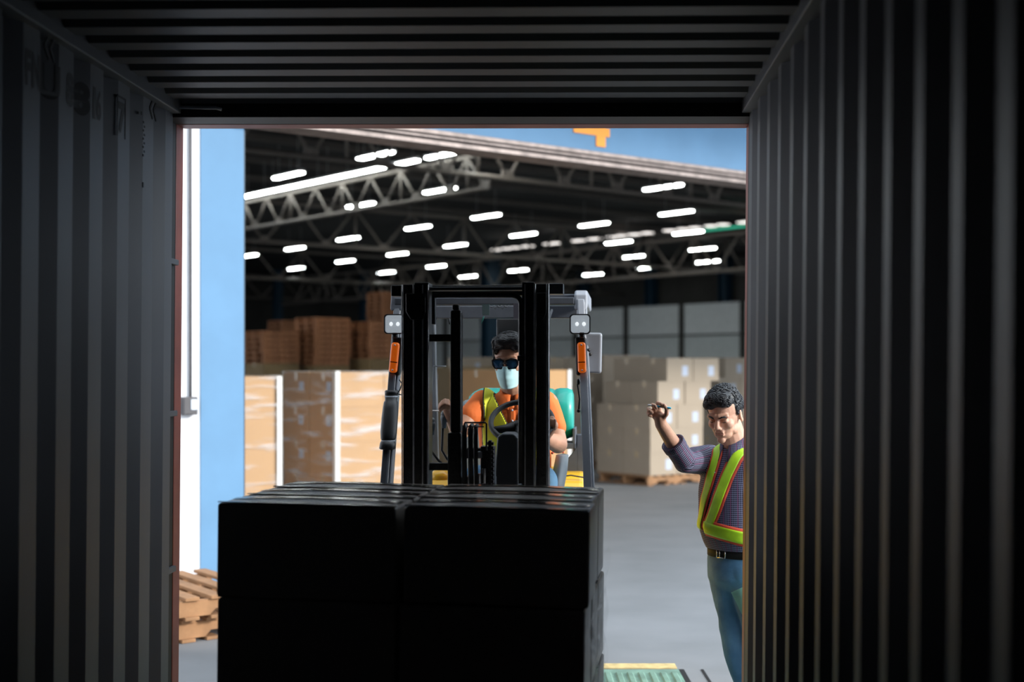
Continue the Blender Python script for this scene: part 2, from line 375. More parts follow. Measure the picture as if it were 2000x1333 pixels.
# ------------------------------------------------------------------ warehouse shell
def wbox(m, u0, u1, v0, v1, z0, z1): return m.b2(u0, u1, v0, v1, z0, z1)
WV = 9.84
c1 = CM @ V((-70, 5.80, 0)); c2 = CM @ V((90, 5.80, 0)); f1 = W(62, 80); f2 = W(-42, 80)
fl = MB().add([(c1.x, c1.y, 0), (c2.x, c2.y, 0), (f1.x, f1.y, 0), (f2.x, f2.y, 0), (c1.x, c1.y, -.3), (c2.x, c2.y, -.3), (f1.x, f1.y, -.3), (f2.x, f2.y, -.3)],
              [(0, 1, 2, 3), (7, 6, 5, 4), (0, 4, 5, 1), (1, 5, 6, 2), (2, 6, 7, 3), (3, 7, 4, 0)]).build('floor', M['concrete'])
structure(fl)
structure(MB().box((0, 0, -1.35), (140, 140, .1)).build('ground', M['concrete']))
structure(MB().b2(-30, 4.71, WV, WV+.25, 0, 7.2).build('wall_front', M['white'], mw=WM))
structure(MB().b2(4.71, 5.084, WV-.01, WV+.25, 0, 7.2).build('wall_front', M['blue'], mw=WM))
hd = structure(MB().b2(5.084, 18.2, WV-.01, WV+.25, 3.80, 7.2).build('wall_front', M['blue'], mw=WM))
structure(MB().b2(18.2, 60, WV, WV+.25, 4.6, 7.2).b2(18.2, 22, WV, WV+.25, 0, 4.6).b2(32, 36, WV, WV+.25, 0, 4.6).b2(50, 60, WV, WV+.25, 0, 4.6).build('wall_front', M['blue'], mw=WM))  # unseen bay openings added here to brighten the far partition
m = MB().b2(5.06, 18.2, WV-.09, WV+.20, 3.76, 3.80).b2(5.06, 18.2, WV-.06, WV+.16, 3.70, 3.76).b2(5.06, 18.2, WV-.12, WV+.18, 3.66, 3.70)
m.cyl((5.06, WV-.10, 3.73), (18.2, WV-.10, 3.73), .018, 10)
structure(m.build('trim_10', M['railsteel'], mw=WM, bevel=.004))
structure(MB().b2(5.084, 5.10, WV-.0, WV+.26, 0, 3.66).build('trim_11', M['bluecol'], mw=WM))
m = MB().prism([(8.594, 3.97), (9.063, 3.97), (9.063, 4.055), (9.008, 4.055), (9.008, 4.50), (8.887, 4.50), (8.594, 4.06)], 'y', WV-.022, WV-.0105)
m.prism([(8.887, 3.865), (9.008, 3.865), (9.008, 3.972), (8.887, 3.972)], 'y', WV-.022, WV-.0105)
tag(m.build('bay_number', M['orange_sign'], mw=WM), 'orange bay number 4 on the blue header wall above the opening', 'sign')
t = thing('wall_switch', 'small grey electric switch box with conduit on the white wall left of the opening', 'switch', W(4.60, WV-.0, 1.40), WRZ)
MB().b2(-.06, .06, -.07, 0, -.07, .07).build('switch_box', M['socket'], t, bevel=.008)
MB().b2(.0, .05, -.078, -.068, -.03, .05).build('socket_face', M['label'], t, bevel=.003)
MB().cyl((.02, -.02, .07), (.02, -.02, 3.4), .010, 10).build('conduit', M['socket'], t, smooth=True)
structure(MB().b2(-.3, 60, WV, 78, 7.2, 7.4).build('ceiling', M['roof'], mw=WM))
structure(MB().b2(-.3, 0, WV, 78, 5.6, 7.2).b2(-.3, 0, WV, 21, 0, 5.6).b2(-.3, 0, 40, 42, 0, 5.6).b2(-.3, 0, 60, 62, 0, 5.6).build('wall_left', M['darkclad'], mw=WM))   # unseen openings added so that sky light reaches the hall
structure(MB().b2(-.3, 60, 78, 78.3, 0, 7.2).build('wall_back', M['darkclad'], mw=WM))
structure(MB().b2(50.45, 50.7, WV+.3, 78, 0, 7.2).build('wall_right', M['darkclad'], mw=WM))
structure(MB().b2(49.6, 49.75, WV+.3, 78, 3.35, 4.9).build('wall_right', M['greyclad'], mw=WM))
structure(MB().b2(49.6, 49.75, WV+.3, 78, 0, 3.30).build('wall_right', M['greyclad2'], mw=WM))
structure(MB().b2(49.55, 49.7, WV+.3, 78, 3.28, 3.37).build('trim_12', M['darkclad'], mw=WM))
m = MB()
for k in range(9): m.b2(49.45, 49.7, 36+4.1*k-.12, 36+4.1*k+.12, 0, 4.9)
structure(m.build('trim_13', M['darkclad'], mw=WM))
# unseen roof slab over the dock, added to shade the upper wall
structure(MB().b2(-6, 30, 6.4, WV, 5.55, 5.65).build('added_shade_canopy', M['greyclad'], mw=WM))
# columns
for px, Y, w, lab in ((957, 64, .66, 'thick blue steel column rising behind the overhead guard of the forklift'), (543, 76, .42, 'blue column far back on the left, behind the lowest pallet stack'),
                      (712, 76, .42, 'blue column far back behind the gap right of the tallest pallet stack'), (1140, 70, .5, 'dim blue column beyond the top right corner of the forklift guard'),
                      (1272, 68, .5, 'dim blue column far back above the grey partition, middle of the right side'), (1416, 62, .5, 'dim blue column far back above the grey partition, beside the doorway edge')):
    p = pix(px, HOR, Y)
    if px > 1100: r_ = (px-1000)/FPX; p = W(50.1, 50.1*(UX-UY*r_)/(UY+UX*r_))
    t = thing('steel_column', lab, 'column', (p.x, p.y, 0), WRZ)
    m = MB().b2(-w/2, w/2, -w/2, -w/2+.03, 0.02, 7.18).b2(-w/2, w/2, w/2-.03, w/2, 0.02, 7.18).b2(-.02, .02, -w/2, w/2, 0.02, 7.18)
    m.build('shaft', M['bluecol'], t); MB().b2(-w*.8, w*.8, -w*.8, w*.8, 0, .03).build('base_plate', M['bluecol'], t)
# ------------------------------------------------------------------ roof trusses
def truss(a, b, zb, zt, bay, r, label, mt='truss'):
    t = thing('roof_truss', label, 'truss', (0, 0, 0), 0, 'steel roof trusses'); a = V(a); b = V(b); L_ = (b-a).length; d = (b-a)/L_
    P = lambda s, z: V((a.x+d.x*s, a.y+d.y*s, z))
    MB().tube([P(0, zb), P(L_, zb)], r, 8).build('bottom_chord', M[mt], t, smooth=True)
    MB().tube([P(0, zt), P(L_, zt)], r, 8).build('top_chord', M[mt], t, smooth=True)
    n = int(L_/bay); k = dict(parent=t, smooth=True); ga = math.atan2(d.y, d.x)
    for i in range(n):
        s = i*bay
        MB().tube([P(s, zb), P(s+bay/2, zt)], r*.6, 6).build('web_member', M[mt], **k); MB().tube([P(s+bay/2, zt), P(s+bay, zb)], r*.6, 6).build('web_member', M[mt], **k)
        if i % 2 == 0: MB().tube([P(s+bay/2, zt), P(s+bay/2, zb)], r*.6, 6).build('web_member', M[mt], **k)
        MB().box(P(s, zb+.07), (.30, .05, .20), Matrix.Rotation(ga, 3, 'Z')).build('gusset_plate', M[mt], t)
    return t
truss(W(.3, 21.9), W(40, 21.9), 5.6, 6.75, 1.55, .055, 'nearest grey roof truss just inside the warehouse opening, close under the lintel')
truss(W(.3, 37.5), W(50, 37.5), 5.6, 6.85, 2.2, .07, 'second roof truss, ending at the left under the long row of lights')
truss(W(.3, 53), W(50, 53), 5.6, 6.85, 2.4, .07, 'third roof truss, dark, crossing behind the scattered lights')
truss(W(.3, 68), W(50, 68), 5.6, 6.85, 2.4, .08, 'farthest roof truss, low above the back wall')
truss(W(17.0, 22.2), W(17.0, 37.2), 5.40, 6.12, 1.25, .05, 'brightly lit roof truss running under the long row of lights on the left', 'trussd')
truss(W(36.5, 25), W(36.5, 66), 5.2, 6.5, 2.2, .07, 'dim roof truss under the row of small skylights on the right')
# purlins
t = thing('purlin_row', 'dark purlins running under the warehouse roof', 'purlin')
for k in range(9):
    a = W(.2, 13+k*3.1); b = W(49, 13+k*3.1)
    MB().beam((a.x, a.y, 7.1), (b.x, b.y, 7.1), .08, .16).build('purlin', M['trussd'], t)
# ------------------------------------------------------------------ ceiling lights
def make_light():
    t = thing('ceiling_light', '', 'light')
    MB().prism([(-.10, .0), (.10, .0), (.05, .06), (-.05, .06)], 'y', -.66, .66).build('housing', M['lampbody'], t)
    MB().tube([(-.045, -.63, -.012), (-.045, .63, -.012)], .024, 8).build('tube', M['tube'], t, smooth=True)
    MB().tube([(.045, -.63, -.012), (.045, .63, -.012)], .024, 8).build('tube', M['tube'], t, smooth=True)
    MB().tube([(0, -.45, .06), (0, -.45, .76)], .004, 5).tube([(0, .45, .06), (0, .45, .76)], .004, 5).build('hanger', M['lampbody'], t)
    return t
proto = None
LIGHTS = [
 (733,303,'the short one just above the long bright row'),(563,342,'the one above the left half of the long bright row'),(859,371,'the one right of and below the end of the long row'),
 (704,400,'the one just under the middle of the lit truss'),(949,422,'the topmost one above the mast gap'),(816,444,'the one high above the left mast channel'),
 (1160,438,'the one high above the right lamp of the forklift'),(1321,415,'the one up above the standing man, left of the skylights'),(1295,365,'the topmost one on the right side'),
 (1022,458,'the one high above the right mast channel'),(680,466,'the broken pair in the second truss, left side'),(576,485,'the upper of the two far left ones beside the blue pillar'),
 (776,496,'the one above the left stub of the mast'),(674,510,'the one above the tallest pallet stack'),(889,479,'the pair left of the thick blue column'),
 (1208,473,'the one just below the skylight dots, mid right'),(1344,454,'the one touching the green skylight'),(1372,486,'the one below the green skylight'),
 (578,524,'the lower of the two far left ones beside the blue pillar'),(754,532,'the lowest one just left of the forklift mast'),(852,520,'the one close above the mast cross beam'),
 (914,540,'the lowest and dimmest one above the mast'),(1012,528,'the one close above the right mast channel'),(1158,536,'the lowest one right of the forklift guard'),
 (1265,523,'the lowest one above the right half of the grey partition'),(1236,501,'the broken pair at mid right'),(1382,511,'the rightmost broken pair near the doorway edge'),(486,499,'the one half hidden by the blue pillar')]
def put_light(px, py, lab, H=4.5):
    global proto
    Y = FPX*H/(HOR-py); p = pix(px, py, Y)
    if proto is None: proto = make_light(); t = proto
    else: t = copy_tree(proto)
    t.location = (p.x, p.y, EYE.z+H); t.rotation_euler = (0, 0, WRZ)
    t['label'] = 'hanging twin tube light, '+lab; t['category'] = 'light'; t['group'] = 'hanging tube lights of the hall'
for a in LIGHTS: put_light(*a)
names = ['at the left end of the long bright row', 'second from the left in the long bright row', 'third from the left in the long bright row', 'fourth from the left in the long bright row', 'fifth from the left in the long bright row',
         'sixth from the left in the long bright row', 'last unbroken one of the long bright row', 'first after the gap in the long row', 'second after the gap in the long row', 'at the far right end of the long row']
vv = [32.9, 31.5, 30.1, 28.7, 27.35, 26.0, 24.75, 23.6, 22.9, 22.2]
for v, nme in zip([33.0, 31.65, 30.3, 28.95, 27.6, 26.25, 24.9, 23.25, 21.75, 20.3], names):
    t = copy_tree(proto); p = W(16.72, v, 6.22); t.location = p; t.rotation_euler = (0, 0, WRZ)
    t['label'] = 'hanging twin tube light '+nme; t['group'] = 'hanging tube lights of the long row'
# skylights between the far trusses
us = 35.3
for i, (x0, x1) in enumerate(((1440, 1470), (1402, 1423), (1378, 1398), (1347, 1368), (1324, 1343), (1297, 1318), (1254, 1274), (1228, 1250), (1205, 1222), (1188, 1202), (1148, 1175), (1115, 1143), (1060, 1098), (1020, 1042), (1000, 1013), (983, 995), (962, 976))):
    gap = (x1-x0)*.16; x0 += gap; x1 -= gap
    def v_at(px): r = (px-1000)/FPX; return us*(UX-UY*r)/(UY+UX*r)
    v0, v1 = sorted((v_at(x0), v_at(x1)))
    t = tag(MB().b2(us-.16, us+.16, v0, v1, 6.68, 6.72).build('skylight', M['sky1'], mw=WM),
            'small pale skylight, '+['at the doorway edge', 'second from the doorway edge', 'third from the doorway edge', 'fourth from the doorway edge', 'fifth from the doorway edge', 'short one left of the green strip', 'seventh from the doorway edge', 'eighth from the doorway edge', 'ninth from the doorway edge', 'tenth from the doorway edge', 'eleventh from the doorway edge', 'twelfth from the doorway edge', 'left of the widest gap', 'above the right mast channel', 'tiny one fourth from the left end', 'tiny one near the left end', 'leftmost of the dotted row'][i], 'skylight', 'dotted row of skylights')
for a, b, lab in ((1375, 1421, 'green translucent roof strip left of the doorway edge'), (1425, 1470, 'green translucent roof strip meeting the doorway edge')):
    v0, v1 = sorted((v_at(a), v_at(b)))
    tag(MB().b2(us-.5, us-.2, v0, v1, 6.50, 6.54).build('skylight', M['sky2'], mw=WM), lab, 'skylight')
# ------------------------------------------------------------------ dock leveller
t = thing('dock_leveller', 'green ribbed steel dock leveller plate with a worn yellow edge in the floor', 'dock leveller', (-.10, 6.75, .0))
MB().b2(-1.05, 1.03, -.93, .80, .001, .012).build('plate', M['green'], t)
m = MB()
for k in range(34):
    x = -1.02+k*.061
    m.prism([(x-.020, .012), (x-.012, .021), (x+.012, .021), (x+.020, .012)], 'y', -.90, .70)
m.build('rib_surface', M['green'], t)
MB().b2(-1.05, 1.03, .86, .98, .001, .006).build('yellow_edge', M['yline'], t)
MB().b2(1.03, 1.065, -.93, .84, .001, .004).build('gap', M['rubber'], t)
MB().b2(1.16, 1.175, -.93, .84, .001, .004).build('seam', M['rubber'], t)
# steel lip bridging container and leveller
q = MB().prism([(5.55, .085), (5.55, .100), (6.02, .035), (6.02, .022)], 'x', -1.45, .45).build('lip_plate', M['guardl'], mw=CM); tag(q, 'grey steel lip plate bridging the container floor and the dock', 'plate')
# ------------------------------------------------------------------ pallets
def pallet_mesh():
    m = MB()
    for k in range(7): m.b2(-.55+k*.168, -.55+k*.168+.092, -.55, .55, .118, .140)
    for y in (-.53, -.045, .44): m.b2(-.55, .55, y, y+.09, .022, .118)
    for k in (0, 2, 3, 4, 6): m.b2(-.55+k*.168, -.55+k*.168+.092, -.55, .55, 0, .022)
    return m
far_pal = None
def far_pallet(loc, rz, label, group, mt):
    global far_pal
    if far_pal is None: far_pal = pallet_mesh().mesh('pallet'); far_pal.materials.append(M['wood2'])
    o = bpy.data.objects.new('pallet', far_pal); col.objects.link(o); o.location = loc; o.rotation_euler = (0, 0, rz)
    tag(o, label, 'pallet', group); return o
def near_pallet(loc, rz, label, group=None, m_=None):
    t = thing('pallet', label, 'pallet', loc, rz, group); w = m_ or M['wood']
    for k in range(7): MB().b2(-.55+k*.168, -.55+k*.168+.092, -.55, .55, .120, .142).build('deck_board', w, t, bevel=.003)
    for y in (-.53, -.045, .44):
        MB().prism([(-.55, .022), (-.38, .022), (-.34, .060), (-.16, .060), (-.12, .022), (.12, .022), (.16, .060), (.34, .060), (.38, .022), (.55, .022), (.55, .119), (-.55, .119)], 'y', y, y+.045).build('stringer', w, t)
    for k in (0, 2, 3, 4, 6): MB().b2(-.55+k*.168, -.55+k*.168+.092, -.55, .55, 0, .021).build('bottom_board', w, t, bevel=.003)
    return t
near_pallet(W(3.62, 8.30, 0.001), WRZ+.03, 'worn wooden pallet on the dock floor left of the dark load, lower of two', 'pallets left of the load')
near_pallet(W(3.66, 8.24, .146), WRZ-.05, 'worn wooden pallet lying on another one left of the dark load', 'pallets left of the load')
# ------------------------------------------------------------------ cartons
protos = {}
def carton(kind, d, mt, tape, lab_face=None):
    """cardboard box with taped seam; root mesh with tape and label children. d = size along u, v, z"""
    key = (kind, d)
    if key in protos: return copy_tree(protos[key])
    w, l, h = d
    m = MB().b2(-w/2, w/2, -l/2, l/2, 0, h-.002)
    m.b2(-w/2, w/2, -l/2+.001, -.003, h-.002, h).b2(-w/2, w/2, .003, l/2-.001, h-.002, h)          # top flaps with a seam
    o = m.build('carton', mt, bevel=.006)
    MB().b2(-w/2-.0015, w/2+.0015, -.028, .028, h-.09, h+.0015).build('tape', tape, o)
    if lab_face:
        if 'n' in lab_face: MB().b2(w*.08, w*.30, -l/2-.002, -l/2, h*.22, h*.66).build('paper_label', M['labelb'], o)
        if 'w' in lab_face: MB().b2(-w/2-.002, -w/2, -l*.30, -l*.12, h*.45, h*.72).build('paper_label', M['labelb'], o)
    protos[key] = o; return o
def put_carton(kind, d, mt, tape, faces, pos, rz, label, group):
    o = carton(kind, d, mt, tape, faces)
    o.location = pos; o.rotation_euler = (0, 0, rz); tag(o, label, 'carton', group); return o
ORD = ['bottom', 'second', 'third', 'fourth', 'fifth', 'sixth']
def stack(name, where, u0, v0, nu, nv, nz, d, z0, kind, mt, tape, faces, shift=None, jit=.008, skip=None):
    for k in range(nz):
        sh = shift[k] if shift else 0
        for i in range(nu):
            for j in range(nv):
                if skip and skip(i, j, k): continue
                u = u0+sh+d[0]*(i+.5)+.004*i; v = v0+d[1]*(j+.5)+.004*j
                p = W(u+random.uniform(-jit, jit), v+random.uniform(-jit, jit)*.3, z0+k*(d[2]+.001))
                side = ['left', 'right', 'far right', 'far right end'][i] if nu > 1 else 'only'
                dep = ['front', 'back'][j] if nv > 1 else ''
                lv = 'top' if k == nz-1 else ORD[k]
                put_carton(kind, (d[0]-.006, d[1]-.006, d[2]), mt, tape, faces, p, WRZ+random.uniform(-.004, .004),
                           f'{name}, {lv} layer{", "+(side+" "+dep).strip() if nu*nv > 1 else ""}, {where}', 'cartons of '+where)
def film_box(u0, u1, v0, v1, z0, z1, lab):
    e = .012; m = MB().b2(u0-e, u1+e, v0-e, v1+e, z0, z1+e)
    return tag(m.build('stretch_wrap', M['film'], mw=WM, bevel=.02), lab, 'stretch film')
def corner_board(u, v, z0, z1, lab):
    return tag(MB().prism([(u, v), (u+.055, v), (u+.055, v+.006), (u+.006, v+.006), (u+.006, v+.055), (u, v+.055)], 'z', z0, z1).build('corner_board', M['cornerw'], mw=WM), lab, 'corner board')
# A, B, D: wrapped kraft loads behind the opening
uA = wv_of(545, 12.3)
near_pallet(W(uA-.62, 12.3+.58), WRZ, 'pallet under the wrapped cartons next to the blue pillar', 'pallets under wrapped loads')
stack('large kraft carton', 'wrapped load beside blue pillar', uA-1.18, 12.3, 2, 1, 4, (.58, 1.10, .365), .144, 'A', M['kraft'], M['tape'], '')
film_box(uA-1.19, uA, 12.29, 13.42, .15, 1.61, 'stretch film round the cartons next to the blue pillar')
q = corner_board(0, 0, .15, 1.61, 'white corner board on the wrapped load next to the blue pillar'); q.matrix_world = Matrix.Translation(W(uA+.022, 12.275)) @ Matrix.Rotation(WRZ+math.pi/2, 4, 'Z')
vB = 12.5; uB = wv_of(657, vB)
near_pallet(W(uB+.60, vB+.58), WRZ, 'pallet under the wrapped cartons left of the forklift mast', 'pallets under wrapped loads')
stack('large kraft carton', 'wrapped load left of mast', uB, vB, 2, 2, 4, (.60, .58, .375), .144, 'B', M['kraft'], M['tape'], 'w')
film_box(uB-.004, uB+1.215, vB-.01, vB+1.18, .15, 1.65, 'stretch film round the cartons left of the forklift mast')
corner_board(uB-.022, vB-.022, .15, 1.66, 'white corner board on the wrapped load left of the forklift mast')
vD = 13.2; uD = wv_of(1112, vD)
near_pallet(W(uD-.55, vD+.6), WRZ, 'pallet under the kraft load behind the driver', 'pallets under wrapped loads')
stack('large kraft carton', 'load close behind the driver', uD-1.1, vD, 2, 1, 4, (.55, 1.1, .38), .144, 'D', M['kraft'], M['tape'], '')
q = corner_board(0, 0, .15, 1.67, 'white corner board on the load close behind the driver'); q.matrix_world = Matrix.Translation(W(uD+.022, vD-.015)) @ Matrix.Rotation(WRZ+math.pi/2, 4, 'Z')
# G: kraft load seen through the mast, its shade put into the olive colour
vG = 17.0; uG = wv_of(905, vG)
near_pallet(W(uG+.55, vG+.6), WRZ, 'pallet under the shaded load seen through the mast', 'pallets under wrapped loads')
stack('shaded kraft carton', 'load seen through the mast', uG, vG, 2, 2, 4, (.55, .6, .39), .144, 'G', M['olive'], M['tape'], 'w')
# C: tan cartons on the pallet left of the standing man
vC = 13.9; uC = wv_of(1270, vC)
near_pallet(W(uC+.50, vC+.53), WRZ, 'orange-brown pallet under the tan cartons left of the standing man', 'pallets under the tan cartons')
stack('tan carton', 'pallet load beside the raised hand', uC, vC, 2, 2, 5, (.545, .57, .338), .144, 'C', M['tan'], M['tape'], 'n', shift=[0, 0, 0, .16, .34])
vE = 16.2; uE = wv_of(1404, vE)
near_pallet(W(uE+.53, vE+.55), WRZ, 'pallet under the tan cartons behind the standing man', 'pallets under the tan cartons')
stack('tan carton', 'load behind the standing man', uE, vE, 2, 2, 5, (.545, .57, .345), .144, 'C2', M['tan'], M['tape'], 'n', shift=[0, 0, 0, 0, .15])
vI = 15.9; uI = wv_of(1300, vI)
# H: tan cartons further back, above the wrapped loads
for n_, (px, v, lab) in enumerate(((905, 22.5, 'far stack left of driver'), (974, 22.9, 'far stack behind driver head'), (1100, 21.0, 'far stack right of driver'),
                                   (1150, 19.0, 'stack behind the forklift mirror'), (1178, 16.6, 'stack just right of the mirror'))):
    u = wv_of(px, v)
    near_pallet(W(u+.55, v+.55), WRZ, 'pallet under '+lab, 'pallets under the tan cartons')
    stack('tan carton', lab, u, v, 2, 1, 5, (.54, .57, .352), .144, 'H', M['tan'], M['tape'], 'n')
# ------------------------------------------------------------------ far pallet stacks on plain cartons
for nm, px, Y, ytop, npl, lab in (('P1', 531, 37, 648, 6, 'left pallet stack by blue pillar'), ('P2', 630, 37.5, 622, 9, 'tall middle pallet stack'), ('P3', 735, 38, 630, 7, 'pallet stack left of mast'),
                                  ('P4', 757, 50, 572, 12, 'far pallet stack beside left headlamp'), ('P5', 562, 50, 627, 8, 'far pallet stack peeping over left one')):
    p = pix(px, HOR, Y); top = EYE.z+(HOR-ytop)/FPX*Y; base = top-npl*.146
    nb = 2; h = base/nb-.001
    for k in range(nb):
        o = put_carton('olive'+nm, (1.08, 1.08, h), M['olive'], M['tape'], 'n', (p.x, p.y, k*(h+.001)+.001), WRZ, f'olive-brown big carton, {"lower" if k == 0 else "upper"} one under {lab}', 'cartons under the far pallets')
    for k in range(npl):
        far_pallet((p.x+random.uniform(-.02, .02), p.y+random.uniform(-.02, .02), base+.004+k*.146), WRZ+random.uniform(-.03, .03),
                   f'reddish wooden pallet, {["first", "second", "third", "fourth", "fifth", "sixth", "seventh", "eighth", "ninth", "tenth", "eleventh", "twelfth"][npl-1-k]} from top, {lab}', 'pallets of '+lab, None)
# ------------------------------------------------------------------ the dark load on the forks
LY = math.radians(8); LR = V((math.cos(LY), -math.sin(LY), 0)); LB = V((math.sin(LY), math.cos(LY), 0)); LC = V((-.311, 4.75, 0))
def LP(a, b, z): return LC+LR*a+LB*b+V((0, 0, z))
near_pallet(LP(0, 0, .181), -LY, 'pallet carrying the dark wrapped cartons on the forks', None, M['wood'])
hh = .3135
def load_carton():
    w, l, h = .594, .284, hh-.003
    bm = bmesh.new(); bmesh.ops.create_cube(bm, size=1)
    for v in bm.verts: v.co = V((v.co.x*w, v.co.y*l, (v.co.z+.5)*h))
    bmesh.ops.subdivide_edges(bm, edges=bm.edges, cuts=5, use_grid_fill=True)
    for v in bm.verts:
        if v.co.z > h*.98: v.co.z += .010*(1-(v.co.x/(w/2))**2)*(1-(v.co.y/(l/2))**2)-.004
        elif v.co.z > .01:
            q = math.sin(v.co.z/h*math.pi)
            if abs(v.co.y) > l*.49: v.co.y += math.copysign(.003*q*(1-(v.co.x/(w/2))**2), v.co.y)
    me = bpy.data.meshes.new('carton'); bm.to_mesh(me); bm.free(); me.materials.append(M['loadbox'])
    o = bpy.data.objects.new('carton', me); col.objects.link(o); md = o.modifiers.new('b', 'BEVEL'); md.width = .010; md.segments = 3; md.limit_method = 'ANGLE'; md.angle_limit = .7
    me.polygons.foreach_set('use_smooth', [True]*len(me.polygons))
    m = MB(); n = 12
    for i in range(n):
        x0 = -w/2+.01+(w-.02)*i/n; x1 = -w/2+.01+(w-.02)*(i+1)/n
        z0 = h+.010*(1-(x0/(w/2))**2)-.0005; z1 = h+.010*(1-(x1/(w/2))**2)-.0005
        m.add([(x0, -.03, z0-.001), (x1, -.03, z1-.001), (x1, .03, z1-.001), (x0, .03, z0-.001)], [(0, 1, 2, 3)])
    m.build('tape', M['darktape'], o, smooth=True)
    MB().b2(-w/2+.0, w/2-.0, -l/2+.004, -l/2+.022, h-.002, h+.001).build('edge_crease', M['darktape'], o, bevel=.001)
    return o
lp = load_carton(); fst = True
for k in range(3):
    for j in range(3):
        for i in range(2):
            o = lp if fst else copy_tree(lp); fst = False
            yaw_j = random.uniform(-.006, .006)
            o.location = LP((i-.5)*.606+(.016 if (i and j == 0 and k == 2) else 0), (j-1)*.289, .325+(-.0035 if i else .0035)+k*(hh-.004)+(.004 if (i and k == 2) else 0)); o.rotation_euler = (0, math.radians(.7), -LY+yaw_j)
            tag(o, f'dark wrapped carton on the forks, {["left", "right"][i]} column, {["front", "middle", "back"][j]} row, {["bottom", "middle", "top"][k]} layer', 'carton', 'dark cartons on the forks')
# loose stretch film hanging on the right side of the load
m = MB(); n = 26; vs = []
for s in range(9):
    for i in range(n+1):
        z = 1.0-.78*i/n; a = .606+.012+.010*math.sin(s*1.7+i*.4)+.006*math.sin(i*1.1); b = -.42+s*.10
        p = LP(a+(.012 if s == 0 else 0), b, z-.05*math.sin(s*.5)); vs.append(p)
m.add(vs, [(s*(n+1)+i, s*(n+1)+i+1, (s+1)*(n+1)+i+1, (s+1)*(n+1)+i) for s in range(8) for i in range(n)])
tag(m.build('loose_stretch_film', M['film'], smooth=True), 'crumpled clear stretch film hanging on the right side of the dark load', 'stretch film')
# ------------------------------------------------------------------ forklift
FO = V((-.144, 5.35, 0)); FA = math.radians(4.5); cs, sn = math.cos(FA), math.sin(FA)
def F(px, py, y):                              # truck-local point at pixel for local depth y
    r = (px-1000)/FPX
    x = (r*(FO.y+cs*y)-FO.x-sn*y)/(cs+r*sn); Yw = FO.y-sn*x+cs*y
    return V((x, y, EYE.z+(HOR-py)/FPX*Yw))
FK = thing('forklift', 'black masted yellow and grey forklift facing the camera behind the dark load', 'forklift', FO, -FA)
# mast: outer and inner channels
def channel(m, x0, x1, y0, y1, z0, z1, t=.012, open_to=1):
    m.b2(x0, x1, y0, y0+t, z0, z1).b2(x0, x1, y1-t, y1, z0, z1)
    if open_to > 0: m.b2(x0, x0+t, y0, y1, z0, z1)
    else: m.b2(x1-t, x1, y0, y1, z0, z1)
ZT = F(800, 556, 0).z
for s, lab in ((-1, 'left'), (1, 'right')):
    xo = [F(787, 0, 0).x, F(809, 0, 0).x] if s < 0 else [F(1071, 0, 0).x, F(1047, 0, 0).x]
    xi = [F(811, 0, 0).x, F(838, 0, 0).x] if s < 0 else [F(1044, 0, 0).x, F(1020, 0, 0).x]
    m = MB(); a, b = sorted(xo); channel(m, a, b, .0, .13, .08, ZT, .014, -s); m.build('outer_mast_channel', M['mast'], FK, bevel=.002)
    m = MB(); a, b = sorted(xi); channel(m, a, b, -.02, .10, .08, ZT+.006, .014, s); m.build('inner_mast_channel', M['mast'], FK, bevel=.002)
    # worn edges of the rolled channels, brightened to paint in their glint
    for x, w in (((F(809.5, 0, 0).x, .004), (F(787, 0, 0).x, .003), (F(827, 0, 0).x, .003), (F(837, 0, 0).x, .004)) if s < 0 else ((F(1044.8, 0, 0).x, .005), (F(1070.3, 0, 0).x, .006), (F(1026, 0, 0).x, .003))):
        MB().tube([(x, -.020, .1), (x, -.020, ZT-.002)], w*.95, 8).build('worn_glint_edge', M['edge'], FK, smooth=True)
    x = F(822 if s < 0 else 1057, 0, 0).x
    MB().cyl((x-.02, .04, F(0, 590, 0).z), (x+.02, .04, F(0, 590, 0).z), .05, 28).build('mast_roller', M['plastic'], FK, smooth=False, bevel=.004)
    # carriage side plate covering the lower part
    a, b = sorted((F(795 if s < 0 else 1050, 0, 0).x, F(833 if s < 0 else 1068, 0, 0).x))
    MB().prism([(a, F(0, 578, 0).z), (b, F(0, 578, 0).z), (b, F(0, 614, 0).z), (b-.012, F(0, 628, 0).z), (a+.02, F(0, 628, 0).z), (a, F(0, 612, 0).z)], 'y', -.034, -.022).build('carriage_stop', M['mast'], FK, bevel=.003)
pT = F(765, 563, .13); pB = F(1100, 583, .13)
MB().b2(F(766, 0, .14).x, F(790, 0, .14).x, .11, .19, F(0, 583, .14).z, F(0, 562, .14).z).build('mast_tie_end', M['mast'], FK, bevel=.004)
MB().b2(F(1070, 0, .14).x, F(1101, 0, .14).x, .11, .19, F(0, 580, .14).z, F(0, 560, .14).z).build('mast_tie_end', M['guard'], FK, bevel=.004)
MB().b2(F(790, 0, .14).x, F(1072, 0, .14).x, .10, .16, F(0, 583, .14).z, F(0, 563, .14).z).build('mast_tie_beam', M['mast'], FK, bevel=.004)
MB().b2(F(836, 0, 0).x, F(1022, 0, 0).x, -.01, .05, F(0, 572, 0).z, F(0, 565, 0).z).build('inner_tie_beam', M['guard'], FK, bevel=.004)
a = F(845, 577, .0); b = F(1005, 577, .0); c = F(1019, 590, 0)
m = MB(); pts = [F(846, 577, -.015)]+[F(1000, 577, -.015)]
for k in range(1, 7):
    t = k/6*math.pi/2; pts.append(F(1000+18*math.sin(t), 577+18*(1-math.cos(t)), -.015))
pts.append(F(1018, 700, -.02)); pts.append(F(1017, 945, -.02))
m.tube(pts, .011, 10); m.build('hose_guide_tube', M['mast'], FK, smooth=True)
